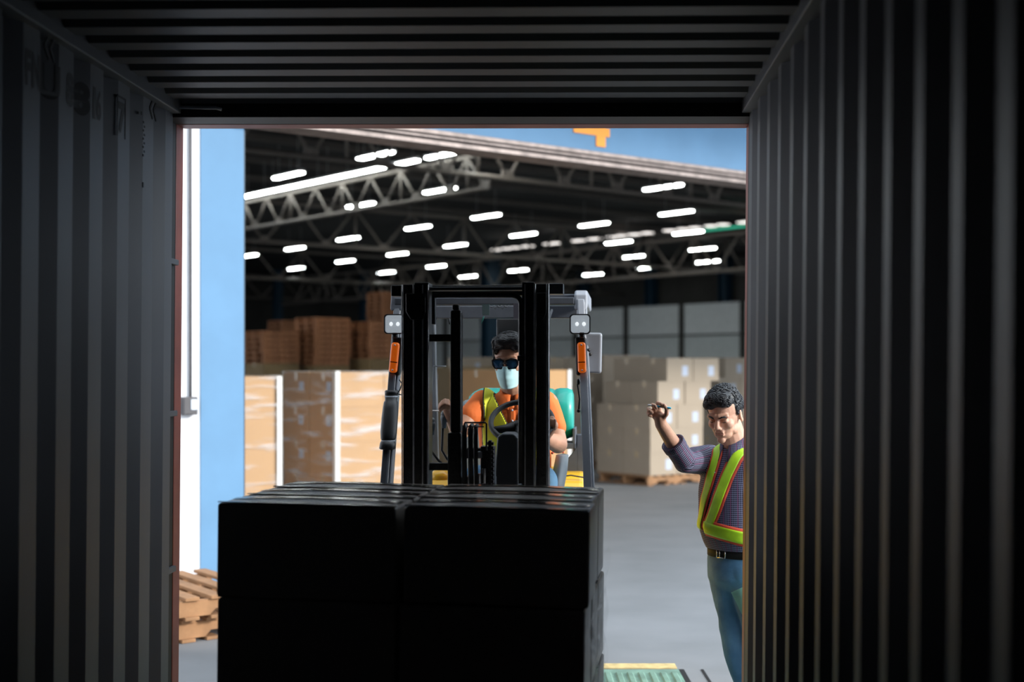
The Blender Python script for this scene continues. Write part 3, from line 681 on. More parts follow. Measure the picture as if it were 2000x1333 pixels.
MB().cyl(F(1014, 700, -.035), F(1022, 700, -.035), .013, 12).b2(F(1012, 0, 0).x, F(1026, 0, 0).x, -.05, -.02, F(0, 706, 0).z, F(0, 696, 0).z).build('hose_clamp', M['plastic'], FK, bevel=.002)
for y0, y1 in ((655, 669), (900, 914)):
    MB().b2(F(836, 0, .03).x, F(884, 0, .03).x, .02, .05, F(0, y1, .03).z, F(0, y0, .03).z).build('cross_bracket', M['mast'], FK, bevel=.003)
MB().b2(F(843, 0, 0).x, F(850, 0, 0).x, 0, .03, F(0, 636, 0).z, F(0, 580, 0).z).build('hanging_bracket', M['guard'], FK, bevel=.002)
# lift cylinder
MB().b2(F(881, 0, .03).x, F(902, 0, .03).x, .0, .055, F(0, 842, 0).z, F(0, 609, 0).z).b2(F(884, 0, .03).x, F(898, 0, .03).x, .01, .045, F(0, 609, 0).z, F(0, 598, 0).z).build('lift_cylinder', M['mast'], FK, bevel=.008, seg=3)
MB().b2(F(877, 0, .03).x, F(904, 0, .03).x, -.02, .06, .25, F(0, 842, 0).z).build('cylinder_base', M['mast'], FK, bevel=.006)
MB().tube([F(902.5, 612, 0), F(902.5, 838, 0)], .003, 6).build('cylinder_edge', M['edge'], FK)
# hoses and chain left of the dash
for px, r in ((909, .010), (921, .010), (931, .009)):
    MB().tube([F(px+1, 832, -.0), F(px-1, 834, -.04), F(px-2, 850, -.055), F(px-2, 900, -.055), F(px-1, 950, -.05)], r, 10).build('hydraulic_hose', M['plastic'], FK, smooth=True)
for px in (915, 926):
    MB().tube([F(px, 838, -.06), F(px, 950, -.06)], .0022, 6).build('hose_highlight_strip', M['edge'], FK)  # thin bright strips stand in for highlights on the hoses
m = MB().tube([F(907, 850, -.07), F(907, 828, -.07), F(908, 826, -.07), F(948, 826, -.07), F(950, 828, -.07), F(950, 880, -.07)], .0035, 8)
m.tube([F(914, 850, -.06), F(914, 834, -.06), F(945, 834, -.06)], .0025, 8).build('wire_hose_guard', M['mast'], FK, smooth=True)
m = MB()
for k in range(12): m.b2(F(951, 0, .0).x, F(965, 0, 0).x, -.03, .0, F(0, 862+8*k, 0).z-.006, F(0, 862+8*k, 0).z+.006)
m.b2(F(955, 0, 0).x, F(961, 0, 0).x, -.035, .005, F(0, 955, 0).z, F(0, 856, 0).z); m.build('lift_chain', M['mast'], FK, bevel=.002)
MB().b2(F(903, 0, .05).x, F(968, 0, .05).x, .03, .09, F(0, 960, .05).z, F(0, 925, .05).z).b2(F(905, 0, 0).x, F(965, 0, .05).x, .02, .06, F(0, 892, 0).z, F(0, 872, 0).z).b2(F(938, 0, 0).x, F(968, 0, .05).x, .0, .06, F(0, 940, 0).z, F(0, 868, 0).z).build('valve_block', M['mast'], FK, bevel=.004)
MB().b2(F(929, 0, 0).x, F(942, 0, 0).x, -.01, .03, F(0, 890, 0).z, F(0, 878, 0).z).build('hose_fitting', M['guardl'], FK, bevel=.003)
MB().cyl(F(936, 945, -.03), F(936, 926, -.03), .008, 12).cyl(F(946, 945, -.03), F(946, 915, -.03), .009, 12).build('steel_fitting', M['chrome'], FK, smooth=False, bevel=.001)
# carriage, backrest and forks (mostly behind the load)
m = MB().b2(-.42, .42, -.085, -.045, .22, .30).b2(-.42, .42, -.085, -.045, .52, .60); m.build('fork_carriage', M['mast'], FK, bevel=.004)
for x in (-.24, .20):
    MB().b2(x-.05, x+.05, -.125, -.085, .135, .62).b2(x-.05, x+.05, -1.0, -.085, .145, .172).build('fork', M['mast'], FK, bevel=.004)
# front body, dash and steering
dz1 = F(0, 843, .55).z
m = MB(); xl, xr = F(966, 0, .50).x, .12
m.rings([(V(((xl+xr)/2, .52, .55)), (xr-xl)/2+.01, .07, (1, 0, 0), (0, 1, 0)), (V(((xl+xr)/2, .52, F(0, 900, .5).z)), (xr-xl)/2, .065, (1, 0, 0), (0, 1, 0)), (V(((xl+xr)/2+.004, .55, F(0, 850, .5).z)), (xr-xl)/2-.008, .055, (1, 0, 0), (0, 1, 0)), (V(((xl+xr)/2+.004, .57, F(0, 841, .5).z)), (xr-xl)/2-.03, .035, (1, 0, 0), (0, 1, 0))], 8)
dash = MB(); z0, z1 = .55, F(0, 842, .5).z
xa = F(968, 0, .48).x; xb = F(972, 0, .48).x; xm = .135
dash.prism([(xa-.012, z0), (xm+.01, z0), (xm, z1-.02), (xm-.02, z1), (xb+.02, z1), (xb, z1-.015), (xa, z1-.12), (xa-.004, z1-.26)], 'y', .46, .62)
dash.build('dash_cowl', M['dash'], FK, bevel=.010, seg=3)
sw = F(1019, 824, .66)
tilt = Matrix.Rotation(math.radians(38), 3, 'X')
ring = [sw+tilt @ V((.137*math.cos(t), .137*math.sin(t), 0)) for t in [2*math.pi*k/40 for k in range(41)]]
st = MB().tube(ring, .0125, 10, cap=False).build('steering_wheel', M['wheel'], FK, smooth=True)
m = MB()
for t, w in ((math.radians(205), .02), (math.radians(335), .02), (math.radians(90), .016)):
    d = V((math.cos(t), math.sin(t), 0)); m.tube([sw+tilt @ (d*.02+V((0, 0, -.02))), sw+tilt @ (d*.08+V((0, 0, -.016))), sw+tilt @ (d*.135)], [w*1.4, w, w*.7], 8)
m.ell(sw+tilt @ V((0, 0, -.018)), (.045, .045, .022)); m.build('wheel_hub', M['wheel'], st, smooth=True)
MB().tube([sw+V((0, 0, -.01)), sw+V((.0, -.08, -.16))], .03, 14).build('steering_column', M['plastic'], FK, smooth=True)
# floor plate, front panel, wheels, body
MB().b2(-.43, .43, .30, .44, .34, .78).build('front_panel', M['guard'], FK, bevel=.02)
MB().b2(-.44, .44, .40, 1.0, .36, .42).build('floor_plate', M['plastic'], FK, bevel=.01)
for sx in (-1, 1):
    for y, r, w in ((.42, .27, .15), (1.72, .22, .14)):
        x0 = sx*.44; q = V((x0, y, r+.02))
        ty = MB(); prof = [(r-.07, 0), (r-.02, 0), (r, .03), (r, w-.03), (r-.02, w), (r-.07, w)]
        n = 40; vs = []
        for a_ in range(n):
            t = 2*math.pi*a_/n
            for rr, ww in prof: vs.append(V((x0-sx*ww, y+rr*math.cos(t), r+.03+rr*math.sin(t))))
        k_ = len(prof); fs = [(a_*k_+i, a_*k_+(i+1) % k_, ((a_+1) % n)*k_+(i+1) % k_, ((a_+1) % n)*k_+i) for a_ in range(n) for i in range(k_)]
        tyo = ty.add(vs, fs).build('tyre', M['tyre'], FK, smooth=False, bevel=.004)
        MB().cyl((x0-sx*.02, y, r+.03), (x0-sx*(w-.03), y, r+.03), r-.068, 24).build('wheel_rim', M['yellow'], tyo)
    m = MB(); ar = []                           # front mudguard arch
    for k in range(11):
        t = math.radians(10+k*16); ar.append((.42-.31*math.cos(t), .30+.31*math.sin(t)))
    ar2 = [(.42-.29*math.cos(math.radians(10+k*16)), .30+.29*math.sin(math.radians(10+k*16))) for k in range(10, -1, -1)]
    m.prism(ar+ar2, 'x', sx*.28, sx*.445); m.build('mudguard', M['plastic'], FK)
# seat deck, engine hood and counterweight
zc = F(0, 918, 1.5).z
m = MB().prism([(.95, .38), (2.02, .30), (2.10, .45), (2.10, zc-.10), (2.0, zc), (1.45, zc+.005), (1.36, zc-.06), (.98, zc-.12), (.95, zc-.2)], 'x', -.42, .42)
m.build('counterweight', M['yellow'], FK, bevel=.05, seg=5)
m = MB().b2(-.40, .40, .92, 1.50, .42, .93); m.build('engine_hood', M['yellow'], FK, bevel=.03, seg=4)
MB().tube([F(1092, 932, 1.40), F(1115, 929, 1.40), F(1145, 934, 1.4)], .004, 6).build('hood_seam', M['plastic'], FK)
MB().rings([(F(858, 937, 1.2), .05, .06, (1, 0, 0), (0, 1, 0)), (F(858, 925, 1.2), .046, .05, (1, 0, 0), (0, 1, 0)), (F(861, 918, 1.2), .028, .03, (1, 0, 0), (0, 1, 0))], 16).build('hood_latch_cover', M['yellow'], FK, smooth=True)
# seat
m = MB().b2(-.235, .235, .88, 1.34, .93, 1.03); m.build('seat_cushion', M['seat'], FK, bevel=.04, seg=4)
m = MB().box((0, 1.40, 1.28), (.46, .11, .52), Matrix.Rotation(math.radians(-8), 3, 'X')); m.build('seat_backrest', M['seat'], FK, bevel=.045, seg=4)
p0, p1, p2 = F(1098, 890, 1.05), F(1094, 920, 1.0), F(1089, 955, .95)
m = MB().rings([(p0+V((0, .09, .0)), .012, .05, (1, 0, 0), (0, 1, 0)), (p0+V((0, .02, 0)), .03, .09, (1, 0, 0), (0, 1, 0)), (p1, .034, .13, (1, 0, 0), (0, 1, 0)), (p2, .030, .16, (1, 0, 0), (0, 1, 0)), (p2+V((0, 0, -.12)), .03, .16, (1, 0, 0), (0, 1, 0))], 20)
m.build('hip_restraint', M['seat'], FK, smooth=True)
MB().tube([F(1078, 886, 1.0), F(1092, 876, 1.05), F(1100, 884, 1.1)], .006, 6).build('seat_belt_buckle', M['redtrim'], FK)
# overhead guard
zt = F(0, 592, .70).z
def post(name, a, b, w, d, m_): return MB().beam(a, b, w, d, up=(0, 1, 0)).build(name, m_, FK, bevel=.006)
La, Lb = F(767, 740, .62), F(752, 940, .34)
Ra, Rb = F(1140, 736, .62), F(1148, 952, .34)
dirL = (Lb-La)/(La.z-Lb.z); dirR = (Rb-Ra)/(Ra.z-Rb.z)
def ext(a, d, z): return a+d*(a.z-z)
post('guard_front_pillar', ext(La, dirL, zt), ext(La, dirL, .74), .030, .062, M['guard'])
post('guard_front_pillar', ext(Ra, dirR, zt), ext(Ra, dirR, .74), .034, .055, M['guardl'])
for s, e in ((-1, La), (1, Ra)):
    d = dirL if s < 0 else dirR; t_ = ext(e, d, zt); b_ = ext(e, d, .76)
    off = V((.017*1, .0, 0))
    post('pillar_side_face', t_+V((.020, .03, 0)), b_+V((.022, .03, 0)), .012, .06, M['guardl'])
    post('worn_pillar_edge', t_+V((.016, -.03, 0)), b_+V((.017, -.03, 0)), .003, .004, M['edge'])
rl, rr = F(849, 0, 1.75), F(1160, 0, 1.75)
post('guard_rear_pillar', V((-.40, 1.62, zt+.02)), V((-.40, 1.78, zc-.03)), .035, .05, M['guard'])
post('guard_rear_pillar', V((.385, 1.62, zt+.02)), V((.385, 1.78, zc-.03)), .035, .05, M['guardl'])
xL, xR = ext(La, dirL, zt).x, ext(Ra, dirR, zt).x
yf = ext(La, dirL, zt).y
zf0 = F(0, 599, yf-.03).z; zf1 = F(0, 586, yf-.03).z
MB().b2(xL-.01, xR-.03, yf-.05, yf-.015, zf0, zf1).build('guard_front_beam', M['guard'], FK, bevel=.004)
for s in (-1, 1):
    x = xL if s < 0 else xR
    m = MB().prism([(yf-.06, zt-.04), (yf-.03, zt+.035), (yf+.02, zt+.055), (1.66, zt+.065), (1.70, zt+.03), (1.68, zt-.01), (yf+.05, zt-.01)], 'x', x-.03, x+.03)
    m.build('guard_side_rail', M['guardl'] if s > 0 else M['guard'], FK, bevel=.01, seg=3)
for k in range(6):
    y = yf+.14+k*.17; m = MB().b2(xL, xR, y, y+.035, zt+.0, zt+.045); m.build('guard_roof_bar', M['guard'], FK, bevel=.005)
MB().b2(xL+.02, xR-.02, yf+.10, yf+.13, F(0, 625, yf+.1).z, F(0, 601, yf+.1).z).build('guard_cross_panel', M['guard'], FK, bevel=.004)
MB().beam(F(1078, 606, .3), F(1072, 624, .2), .008, .008).build('tilt_bracket', M['guard'], FK)
# head lamps, indicators, mirror, grip
for s in (-1, 1):
    c = F(770.5, 633.5, .60) if s < 0 else F(1133, 633.5, .60)
    hw, hh_ = .0455, .0440
    def rr_(w, h, rad, y, n=6):
        pts = []
        for cx_, cz_, a0 in ((w-rad, h-rad, 0), (-w+rad, h-rad, 90), (-w+rad, -h+rad, 180), (w-rad, -h+rad, 270)):
            for k in range(n+1):
                t = math.radians(a0+90*k/n); pts.append(c+V((cx_+rad*math.cos(t), y, cz_+rad*math.sin(t))))
        return pts
    m = MB(); loops = [rr_(hw*.7, hh_*.7, .02, .055), rr_(hw, hh_, .016, .02), rr_(hw, hh_, .016, -.012), rr_(hw*.90, hh_*.90, .014, -.014), rr_(hw*.88, hh_*.88, .013, -.004)]
    n = len(loops[0]); m.add([p for l in loops for p in l], [(i*n+k, i*n+(k+1) % n, (i+1)*n+(k+1) % n, (i+1)*n+k) for i in range(4) for k in range(n)]+[tuple(range(n))])
    hl = m.build('head_lamp', M['plastic'], FK, smooth=False)
    m = MB(); lp_ = rr_(hw*.88, hh_*.88, .013, -.006); ctr = c+V((0, -.014, 0)); mid = [ctr+(p-c-V((0, -.006, 0)))*.55+V((0, .002, 0)) for p in lp_]
    m.add(lp_+mid+[ctr], [(k, (k+1) % n, n+(k+1) % n, n+k) for k in range(n)]+[(n+k, n+(k+1) % n, 2*n) for k in range(n)])
    m.build('lamp_glass', M['lens'], hl, smooth=True)
    for dx in (-.013, .017): MB().ell(c+V((dx, -.0125, .0)), (.008, .004, .009)).build('reflector_spot', M['bulb'], hl, smooth=True)
    # indicator unit
    c = F(771, 699, .60) if s < 0 else F(1136.5, 699, .60)
    lean = -.10 if s < 0 else .03
    rot = Matrix.Rotation(-lean, 3, 'Y')
    io = MB().box(c+V((.004*-s, .022, .006)), (.050, .05, .170), rot).build('indicator_housing', M['plastic'], FK, bevel=.012, seg=3)
    io2 = MB().box(c+V((0, -.012, 0)), (.036, .036, .134), rot).build('amber_lens', M['amber'], io, bevel=.012, seg=4)
    MB().box(c+V((0, -.026, -.020)), (.030, .012, .004), rot).build('lens_rib', M['plastic'], io)
    for dz in (.055, -.055): MB().ell(c+rot @ V((0, -.031, dz)), (.004, .003, .004)).build('lens_screw', M['chrome'], io)
    MB().tube([c+V((0, .0, .085)), c+V((0, .0, .11))], .012, 10).build('lamp_bracket', M['plastic'], FK, smooth=True)
c = F(1157, 690, .70)
mo = MB().box(c+V((0, .012, 0)), (.084, .024, .182), Matrix.Rotation(.02, 3, 'Y')).build('mirror', M['guardl'], FK, bevel=.014, seg=4)
MB().ell(c+V((-.017, -.008, .012)), .009).ell(c+V((-.010, -.008, -.006)), .008).tube([c+V((-.017, -.005, .012)), c+V((-.03, -.02, -.0)), c+V((-.045, -.01, -.01))], .004, 6).build('mirror_mount', M['mast'], mo, smooth=True)
# padded grip on the left pillar
def on_post(z): return ext(La, dirL, z)+V((.004, -.025, 0))
z = lambda py: F(0, py, .5).z
rs = []
for py, r in ((763, .026), (772, .029), (782, .027), (784, .031), (795, .034), (815, .036), (840, .036), (852, .033), (856, .028), (864, .029), (866, .034), (876, .032), (880, .028)):
    rs.append((on_post(z(py)), r, r, (1, 0, 0), (0, 1, 0)))
gp = MB().rings(rs[:3]+rs[3:9], 22).build('pillar_grip', M['plastic'], FK, smooth=True)
MB().rings([(on_post(z(771)), .029, .029, (1, 0, 0), (0, 1, 0)), (on_post(z(764)), .031, .031, (1, 0, 0), (0, 1, 0)), (on_post(z(762)), .027, .027, (1, 0, 0), (0, 1, 0))], 22).build('grip_collar', M['plastic'], gp, smooth=True)
MB().rings([(on_post(z(856)), .028, .028, (1, 0, 0), (0, 1, 0)), (on_post(z(860)), .034, .034, (1, 0, 0), (0, 1, 0)), (on_post(z(870)), .036, .036, (1, 0, 0), (0, 1, 0)), (on_post(z(872)), .03, .03, (1, 0, 0), (0, 1, 0))], 22).build('grip_collar', M['plastic'], gp, smooth=True)
for py in (773, 855):
    MB().rings([(on_post(z(py)), .0295, .0295, (1, 0, 0), (0, 1, 0)), (on_post(z(py+2)), .0295, .0295, (1, 0, 0), (0, 1, 0))], 22).build('white_ring', M['label'], gp)
MB().tube([F(780, 742, .5), F(785, 750, .5), F(781, 762, .5), F(776, 770, .5), F(786, 772, .5)], .003, 6).build('cable', M['plastic'], FK, smooth=True)
MB().tube([F(1130, 742, .5), F(1128, 752, .5), F(1132, 780, .5), F(1130, 802, .5)], .004, 6).ell(F(1130, 803, .5), .008).ell(F(1130, 746, .5), (.008, .008, .014)).build('cable', M['plastic'], FK, smooth=True)
# levers
for (a, b, c_, d) in (((843, 828), (841, 880), (856, 900), (862, 905)), ((866, 815), (863, 880), (872, 895), (880, 905))):
    y = .78; lv = MB().tube([F(*a, y), F(a[0]-1, a[1]+16, y), F(*b, y), F(*c_, y), F(*d, y)], [.006]*5, 8).build('lever', M['plastic'], FK, smooth=True)
    MB().tube([F(a[0]+1, a[1]+22, y), F(a[0]+1, a[1]+2, y), F(a[0]+1, a[1]-5, y)], [.009, .016, .013], 12).ell(F(a[0]+1, a[1]-6, y), .014).build('lever_knob', M['seat'], lv, smooth=True)
MB().tube([F(871, 716, 1.3), F(847, 716, 1.3), F(845, 719, 1.3), F(842, 800, 1.3), F(842, 803, 1.3), F(862, 803, 1.3)], .0035, 8).build('wire_bracket', M['guard'], FK, smooth=True)
# gas tank behind the seat
c = F(1097, 808, 1.62); R_ = F(0, 760, 1.62).z-F(0, 808, 1.62).z
prof = [(-.48, .03), (-.475, .09), (-.45, R_*.86), (-.42, R_*.97), (-.40, R_), (-.065, R_), (-.045, R_*.97), (-.035, R_*.93), (-.025, R_*.97), (-.01, R_), (.03, R_), (.055, R_*.93), (.062, R_*.75), (.064, .03)]
tk = MB().rings([(V((c.x+a, c.y, c.z)), r, r, (0, 1, 0), (0, 0, 1)) for a, r in prof], 36).build('gas_tank', M['teal'], FK, smooth=True)
m = MB().b2(c.x-.45, c.x+.075, c.y-.12, c.y+.12, c.z-R_-.045, c.z-R_-.015); m.b2(c.x+.06, c.x+.075, c.y-.12, c.y+.12, c.z-R_-.045, c.z-R_+.06); m.build('tank_cradle', M['guard'], FK, bevel=.004)
m = MB().b2(.35, .39, 1.60, 1.70, zc-.02, F(0, 845, 1.6).z).prism([(.20, zc-.02), (.36, zc-.02), (.36, zc+.14), (.30, zc+.06)], 'y', 1.60, 1.64); m.build('tank_bracket', M['guard'], FK, bevel=.004)
# things hung under the guard
MB().b2(F(970, 0, 1.2).x, F(1016, 0, 1.2).x, 1.18, 1.24, F(0, 660, 1.2).z, F(0, 624, 1.2).z).build('head_panel', M['plastic'], FK, bevel=.01)
hp = tag(MB().b2(F(942, 0, .6).x, F(956, 0, .6).x, .598, .600, F(0, 619, .6).z, F(0, 598, .6).z).build('paper_tag', M['paper'], None), 'pale blue paper tag hanging under the forklift roof', 'tag'); hp.matrix_world = Matrix.Translation(FO) @ Matrix.Rotation(-FA, 4, 'Z')
hp = tag(MB().b2(F(1003, 0, .6).x, F(1021, 0, .6).x, .598, .600, F(0, 626, .6).z, F(0, 597, .6).z).build('paper_tag', M['paperw'], None), 'lilac white paper tag hanging beside the right mast channel', 'tag'); hp.matrix_world = Matrix.Translation(FO) @ Matrix.Rotation(-FA, 4, 'Z')
hp = tag(MB().tube([F(945, 618, .6), F(943, 624, .6), F(940, 633, .6)], [.003, .004, .001], 8).build('pen', M['teal'], None, smooth=True), 'small green pen dangling below the pale blue paper tag', 'pen'); hp.matrix_world = Matrix.Translation(FO) @ Matrix.Rotation(-FA, 4, 'Z')
m = MB()
for k in range(5): m.tube([F(955+k*7, 597, .62), F(960+k*7, 601+(k % 2)*3, .60), F(966+k*7, 597, .62)], .002, 5)
m.build('wiring', M['plastic'], FK, smooth=True)
m = MB().tube([F(850, 612, .5), F(852, 622, .5), F(849, 632, .5)], .003, 6).tube([F(876, 622, .5), F(878, 634, .5)], .003, 6); m.build('wiring', M['plastic'], FK, smooth=True)
# ------------------------------------------------------------------ people
def head_shape(m, H, jaw=1.0):
    R = H.to_3x3(); P = lambda *a: H @ V(a)
    m.ell(P(0, .012, .045), (.076, .094, .086), R, 24, 16)
    m.ell(P(0, .0, .0), (.070, .080, .080), R, 24, 16)
    m.ell(P(0, -.030, -.030), (.060*jaw, .058, .075), R)
    m.ell(P(0, -.044, -.074), (.047*jaw, .040, .034), R)
    m.ell(P(0, -.078, -.098), (.021, .016, .017), R)
    for s in (-1, 1):
        m.ell(P(s*.038, -.052, -.022), (.026, .030, .026), R); m.ell(P(s*.050, -.012, -.062), (.017, .032, .026), R)
        m.ell(P(s*.0115, -.102, -.030), (.0095, .0115, .0085), R, 12, 8)
        m.ell(P(s*.078, .012, -.005), (.009, .019, .030), R @ Matrix.Rotation(s*.35, 3, 'Z'), 14, 10)
        m.ell(P(s*.080, .014, -.028), (.007, .011, .012), R, 10, 8)
        m.caps(P(s*.008, -.088, .026), P(s*.044, -.076, .026), .013, .011, 10)
        m.ell(P(s*.031, -.075, .004), (.0135, .0125, .0125), R, 12, 8)
    m.caps(P(0, -.088, .018), P(0, -.108, -.022), .0085, .0125, 10)
    m.caps(P(-.017, -.089, -.056), P(.017, -.089, -.056), .0065, .0065, 8); m.caps(P(-.014, -.088, -.067), P(.014, -.088, -.067), .0075, .0075, 8)
    m.caps(P(-.012, -.080, -.045), P(.012, -.080, -.045), .012, .012, 8)
def head_sculpt(H):
    Hi = H.inverted(); bumps = []
    for s in (-1, 1):
        bumps += [((s*.030, -.094, .016), .009, (0, .004, 0)), ((s*.014, -.092, .008), .007, (0, .005, 0)), ((s*.031, -.090, -.010), .007, (0, .0035, 0)),
                  ((s*.006, -.110, -.034), .004, (0, .003, .003)), ((s*.026, -.090, -.040), .006, (0, .0035, 0)), ((s*.084, .010, -.002), .009, (-s*.005, 0, 0)), ((s*.066, -.03, -.05), .016, (-s*.004, 0, 0))]
    bumps += [((0, -.097, -.0615), .0042, (0, .006, 0)), ((.012, -.095, -.0615), .0042, (0, .005, 0)), ((-.012, -.095, -.0615), .0042, (0, .005, 0)), ((0, -.093, -.080), .007, (0, .004, 0))]
    bumps = [(V(c), r, V(d)) for c, r, d in bumps]; R = H.to_3x3()
    def fn(p):
        q = Hi @ p
        if q.length > .17: return p
        d = V((0, 0, 0))
        for c, r, v in bumps:
            e = (q-c).length_squared
            if e < r*r*9: d += v*math.exp(-e/(2*r*r))
        return p+R @ d
    return fn
def hair_on(H, name, m_, parent, style, inv, locks=420, seed=3):
    R = H.to_3x3(); P = lambda *a: H @ V(a); m = MB()
    m.ell(P(0, .008, .088), (.077, .088, .056), R); m.ell(P(0, .045, .035), (.081, .076, .088), R)
    for s in (-1, 1):
        m.ell(P(s*.066, .022, .050), (.017, .050, .036), R); m.ell(P(s*.073, -.012, .022), (.006, .010, .022), R)
    if style == 'swept':
        m.ell(P(-.015, -.052, .108), (.060, .045, .034), R); m.ell(P(.03, -.045, .112), (.045, .045, .036), R); m.ell(P(.05, -.065, .080), (.022, .02, .022), R); m.ell(P(-.052, -.055, .075), (.018, .025, .03), R)
    else:
        m.ell(P(-.0, -.050, .100), (.066, .046, .036), R); m.ell(P(-.035, -.066, .082), (.034, .030, .028), R); m.ell(P(.03, -.060, .092), (.040, .032, .028), R); m.ell(P(0, .02, .112), (.060, .070, .034), R)
    o = m.blob(name, m_, parent, voxel=.005, smooth=8, mw=inv)
    bm = bmesh.new(); bm.from_mesh(o.data); tree = BVHTree.FromBMesh(bm); bm.free()
    rnd = random.Random(seed); k = MB(); Hi = H.inverted()
    for i in range(locks):
        t = rnd.uniform(0, 2*math.pi); z = rnd.uniform(-.15, 1)
        d = V((math.cos(t)*math.sqrt(max(0, 1-z*z)), math.sin(t)*math.sqrt(max(0, 1-z*z)), z))
        start = H @ (V((0, .01, .05))+d*.16); hit = tree.find_nearest(start)
        if hit[0] is None: continue
        p = hit[0]; q = Hi @ p
        flow = V((.55 if style == 'swept' else -.35, -.15 if q.y < 0 else .6, .25 if q.y < -.03 else -.35))
        if abs(q.x) > .055: flow = V((0, .45, -.8))
        rr = .14 if style == 'swept' else .3
        flow += V((rnd.uniform(-rr, rr), rnd.uniform(-rr, rr), rnd.uniform(-rr, rr)*.7))
        fw = R @ flow.normalized(); pts = []; n = 6; L_ = rnd.uniform(.05, .085) if style == 'swept' else rnd.uniform(.018, .034)
        for j in range(n):
            h = tree.find_nearest(p)
            pts.append(h[0]+h[1]*(.0008+.0022*math.sin(j/(n-1)*math.pi)+(.0015 if j == n-1 else 0))); p = h[0]+(fw-h[1]*fw.dot(h[1]))*L_/(n-1)
        k.tube(pts, [.0014, .0022, .0024, .0022, .0016, .0005], 5)
    lk = k.build('hair_locks', m_, o, smooth=True); lk['kind'] = 'stuff'
    return o
def finger(m, pts, r0=.0092, r1=.0070):
    pts = [V(p) for p in pts]; n = len(pts)
    for i in range(n-1): m.caps(pts[i], pts[i+1], r0+(r1-r0)*i/(n-1), r0+(r1-r0)*(i+1)/(n-1), 10)
def limb(m, pts, rs, n=18):
    for i in range(len(pts)-1): m.caps(pts[i], pts[i+1], rs[i], rs[i+1], n)
def bvh_of(o):
    bm = bmesh.new(); bm.from_mesh(o.data); t = BVHTree.FromBMesh(bm); bm.free(); return t
def ribbon(tree, pts, w, off, name, m_, parent, inv, across=7, sub=6, thick=.002):
    P = [];
    for i in range(len(pts)-1):
        for s in range(sub): P.append(pts[i].lerp(pts[i+1], s/sub))
    P.append(pts[-1]); Q = []
    for p in P: h = tree.find_nearest(p); Q.append((h[0], h[1]))
    for _ in range(3):
        Q = [Q[0]]+[(tree.find_nearest((Q[i-1][0]+Q[i][0]*2+Q[i+1][0])/4)[0], (Q[i-1][1]+Q[i][1]*2+Q[i+1][1]).normalized()) for i in range(1, len(Q)-1)]+[Q[-1]]
    vs = []
    for i, (p, nn) in enumerate(Q):
        t = (Q[min(i+1, len(Q)-1)][0]-Q[max(i-1, 0)][0]).normalized(); s = t.cross(nn).normalized()
        for k in range(across):
            q = p+s*w*(k/(across-1)-.5); h = tree.find_nearest(q); e = q-nn*max(-.02, min(.02, (q-h[0]).dot(nn)))
            vs.append(e.lerp(h[0], .5)+h[1].lerp(nn, .5)*off)
    m = MB().add(vs, [(i*across+k, i*across+k+1, (i+1)*across+k+1, (i+1)*across+k) for i in range(len(Q)-1) for k in range(across-1)])
    o = m.build(name, m_, parent, smooth=True, mw=inv); md = o.modifiers.new('s', 'SOLIDIFY'); md.thickness = thick; md.offset = 1
    return o
def hit(tree, px, py):
    d = pix(px, py, 1)-EYE; h = tree.ray_cast(EYE, d.normalized()); return h[0]
X3, Z3 = V((1, 0, 0)), V((0, 0, 1))
# ---------------- standing man
SB = V((1.05, 6.1, 0.0)); SI = Matrix.Translation(-SB)
SP = thing('person', 'standing person in plaid shirt, lime reflective harness and blue jeans raising a pen at the right doorway edge', 'person', SB)
SP['label'] = 'standing person in plaid shirt and reflective vest raising a pen at the right doorway edge'
HM = Matrix.Translation(pix(1415, 811, 6.02)) @ Matrix.Rotation(math.radians(-31), 4, 'Z') @ Matrix.Rotation(math.radians(21), 4, 'X') @ Matrix.Scale(.925, 4)
f = V((-.766, -.643, 0)); r = V((-.643, .766, 0))
neck = V((1.005, 6.08, 1.345))
sh_r, el_r, wr_r = V((.885, 6.22, 1.285)), pix(1337, 902, 6.0), pix(1291, 829, 5.9)
sh_l, el_l, wr_l = V((1.135, 5.965, 1.285)), V((1.225, 5.96, 1.05)), V((1.19, 5.84, .86))
m = MB(); head_shape(m, HM)
m.caps(HM @ V((0, .03, -.05)), neck, .056, .060)
m.rings([(V((1.03, 6.11, .90)), .12, .09, r, f), (V((1.01, 6.10, 1.1)), .15, .10, r, f), (V((1.01, 6.10, 1.27)), .15, .09, r, f), (V((1.005, 6.09, 1.33)), .07, .06, r, f)])
limb(m, [sh_r, el_r, wr_r], [.048, .040, .027]); limb(m, [sh_l, el_l, wr_l], [.048, .040, .027])
limb(m, [V((.985, 6.14, .80)), V((1.035, 6.12, .42)), V((1.115, 6.16, .09))], [.07, .05, .038]); limb(m, [V((1.06, 6.03, .80)), V((1.12, 5.99, .43)), V((1.155, 6.05, .09))], [.07, .05, .038])
# right hand round the pen
q = lambda px, py, Y: pix(px, py, Y)
m.caps(wr_r, q(1288, 815, 5.89), .026, .026); m.caps(q(1291, 812, 5.89), q(1286, 801, 5.89), .019, .015); m.caps(q(1284, 814, 5.89), q(1278, 803, 5.89), .017, .014); m.caps(q(1283, 817, 5.89), q(1275, 810, 5.89), .015, .012)
finger(m, [q(1289, 799, 5.885), q(1284, 787, 5.872), q(1291, 789.5, 5.852), q(1293, 794, 5.848)])
finger(m, [q(1281, 801, 5.885), q(1274, 791, 5.868), q(1279, 793, 5.85), q(1282, 798, 5.850)], .0094)
finger(m, [q(1275, 807, 5.888), q(1266, 799, 5.872), q(1269, 803, 5.85), q(1274, 807, 5.855)], .009)
finger(m, [q(1275, 813, 5.89), q(1265, 807, 5.878), q(1267, 812, 5.858), q(1272, 814, 5.862)], .008, .0062)
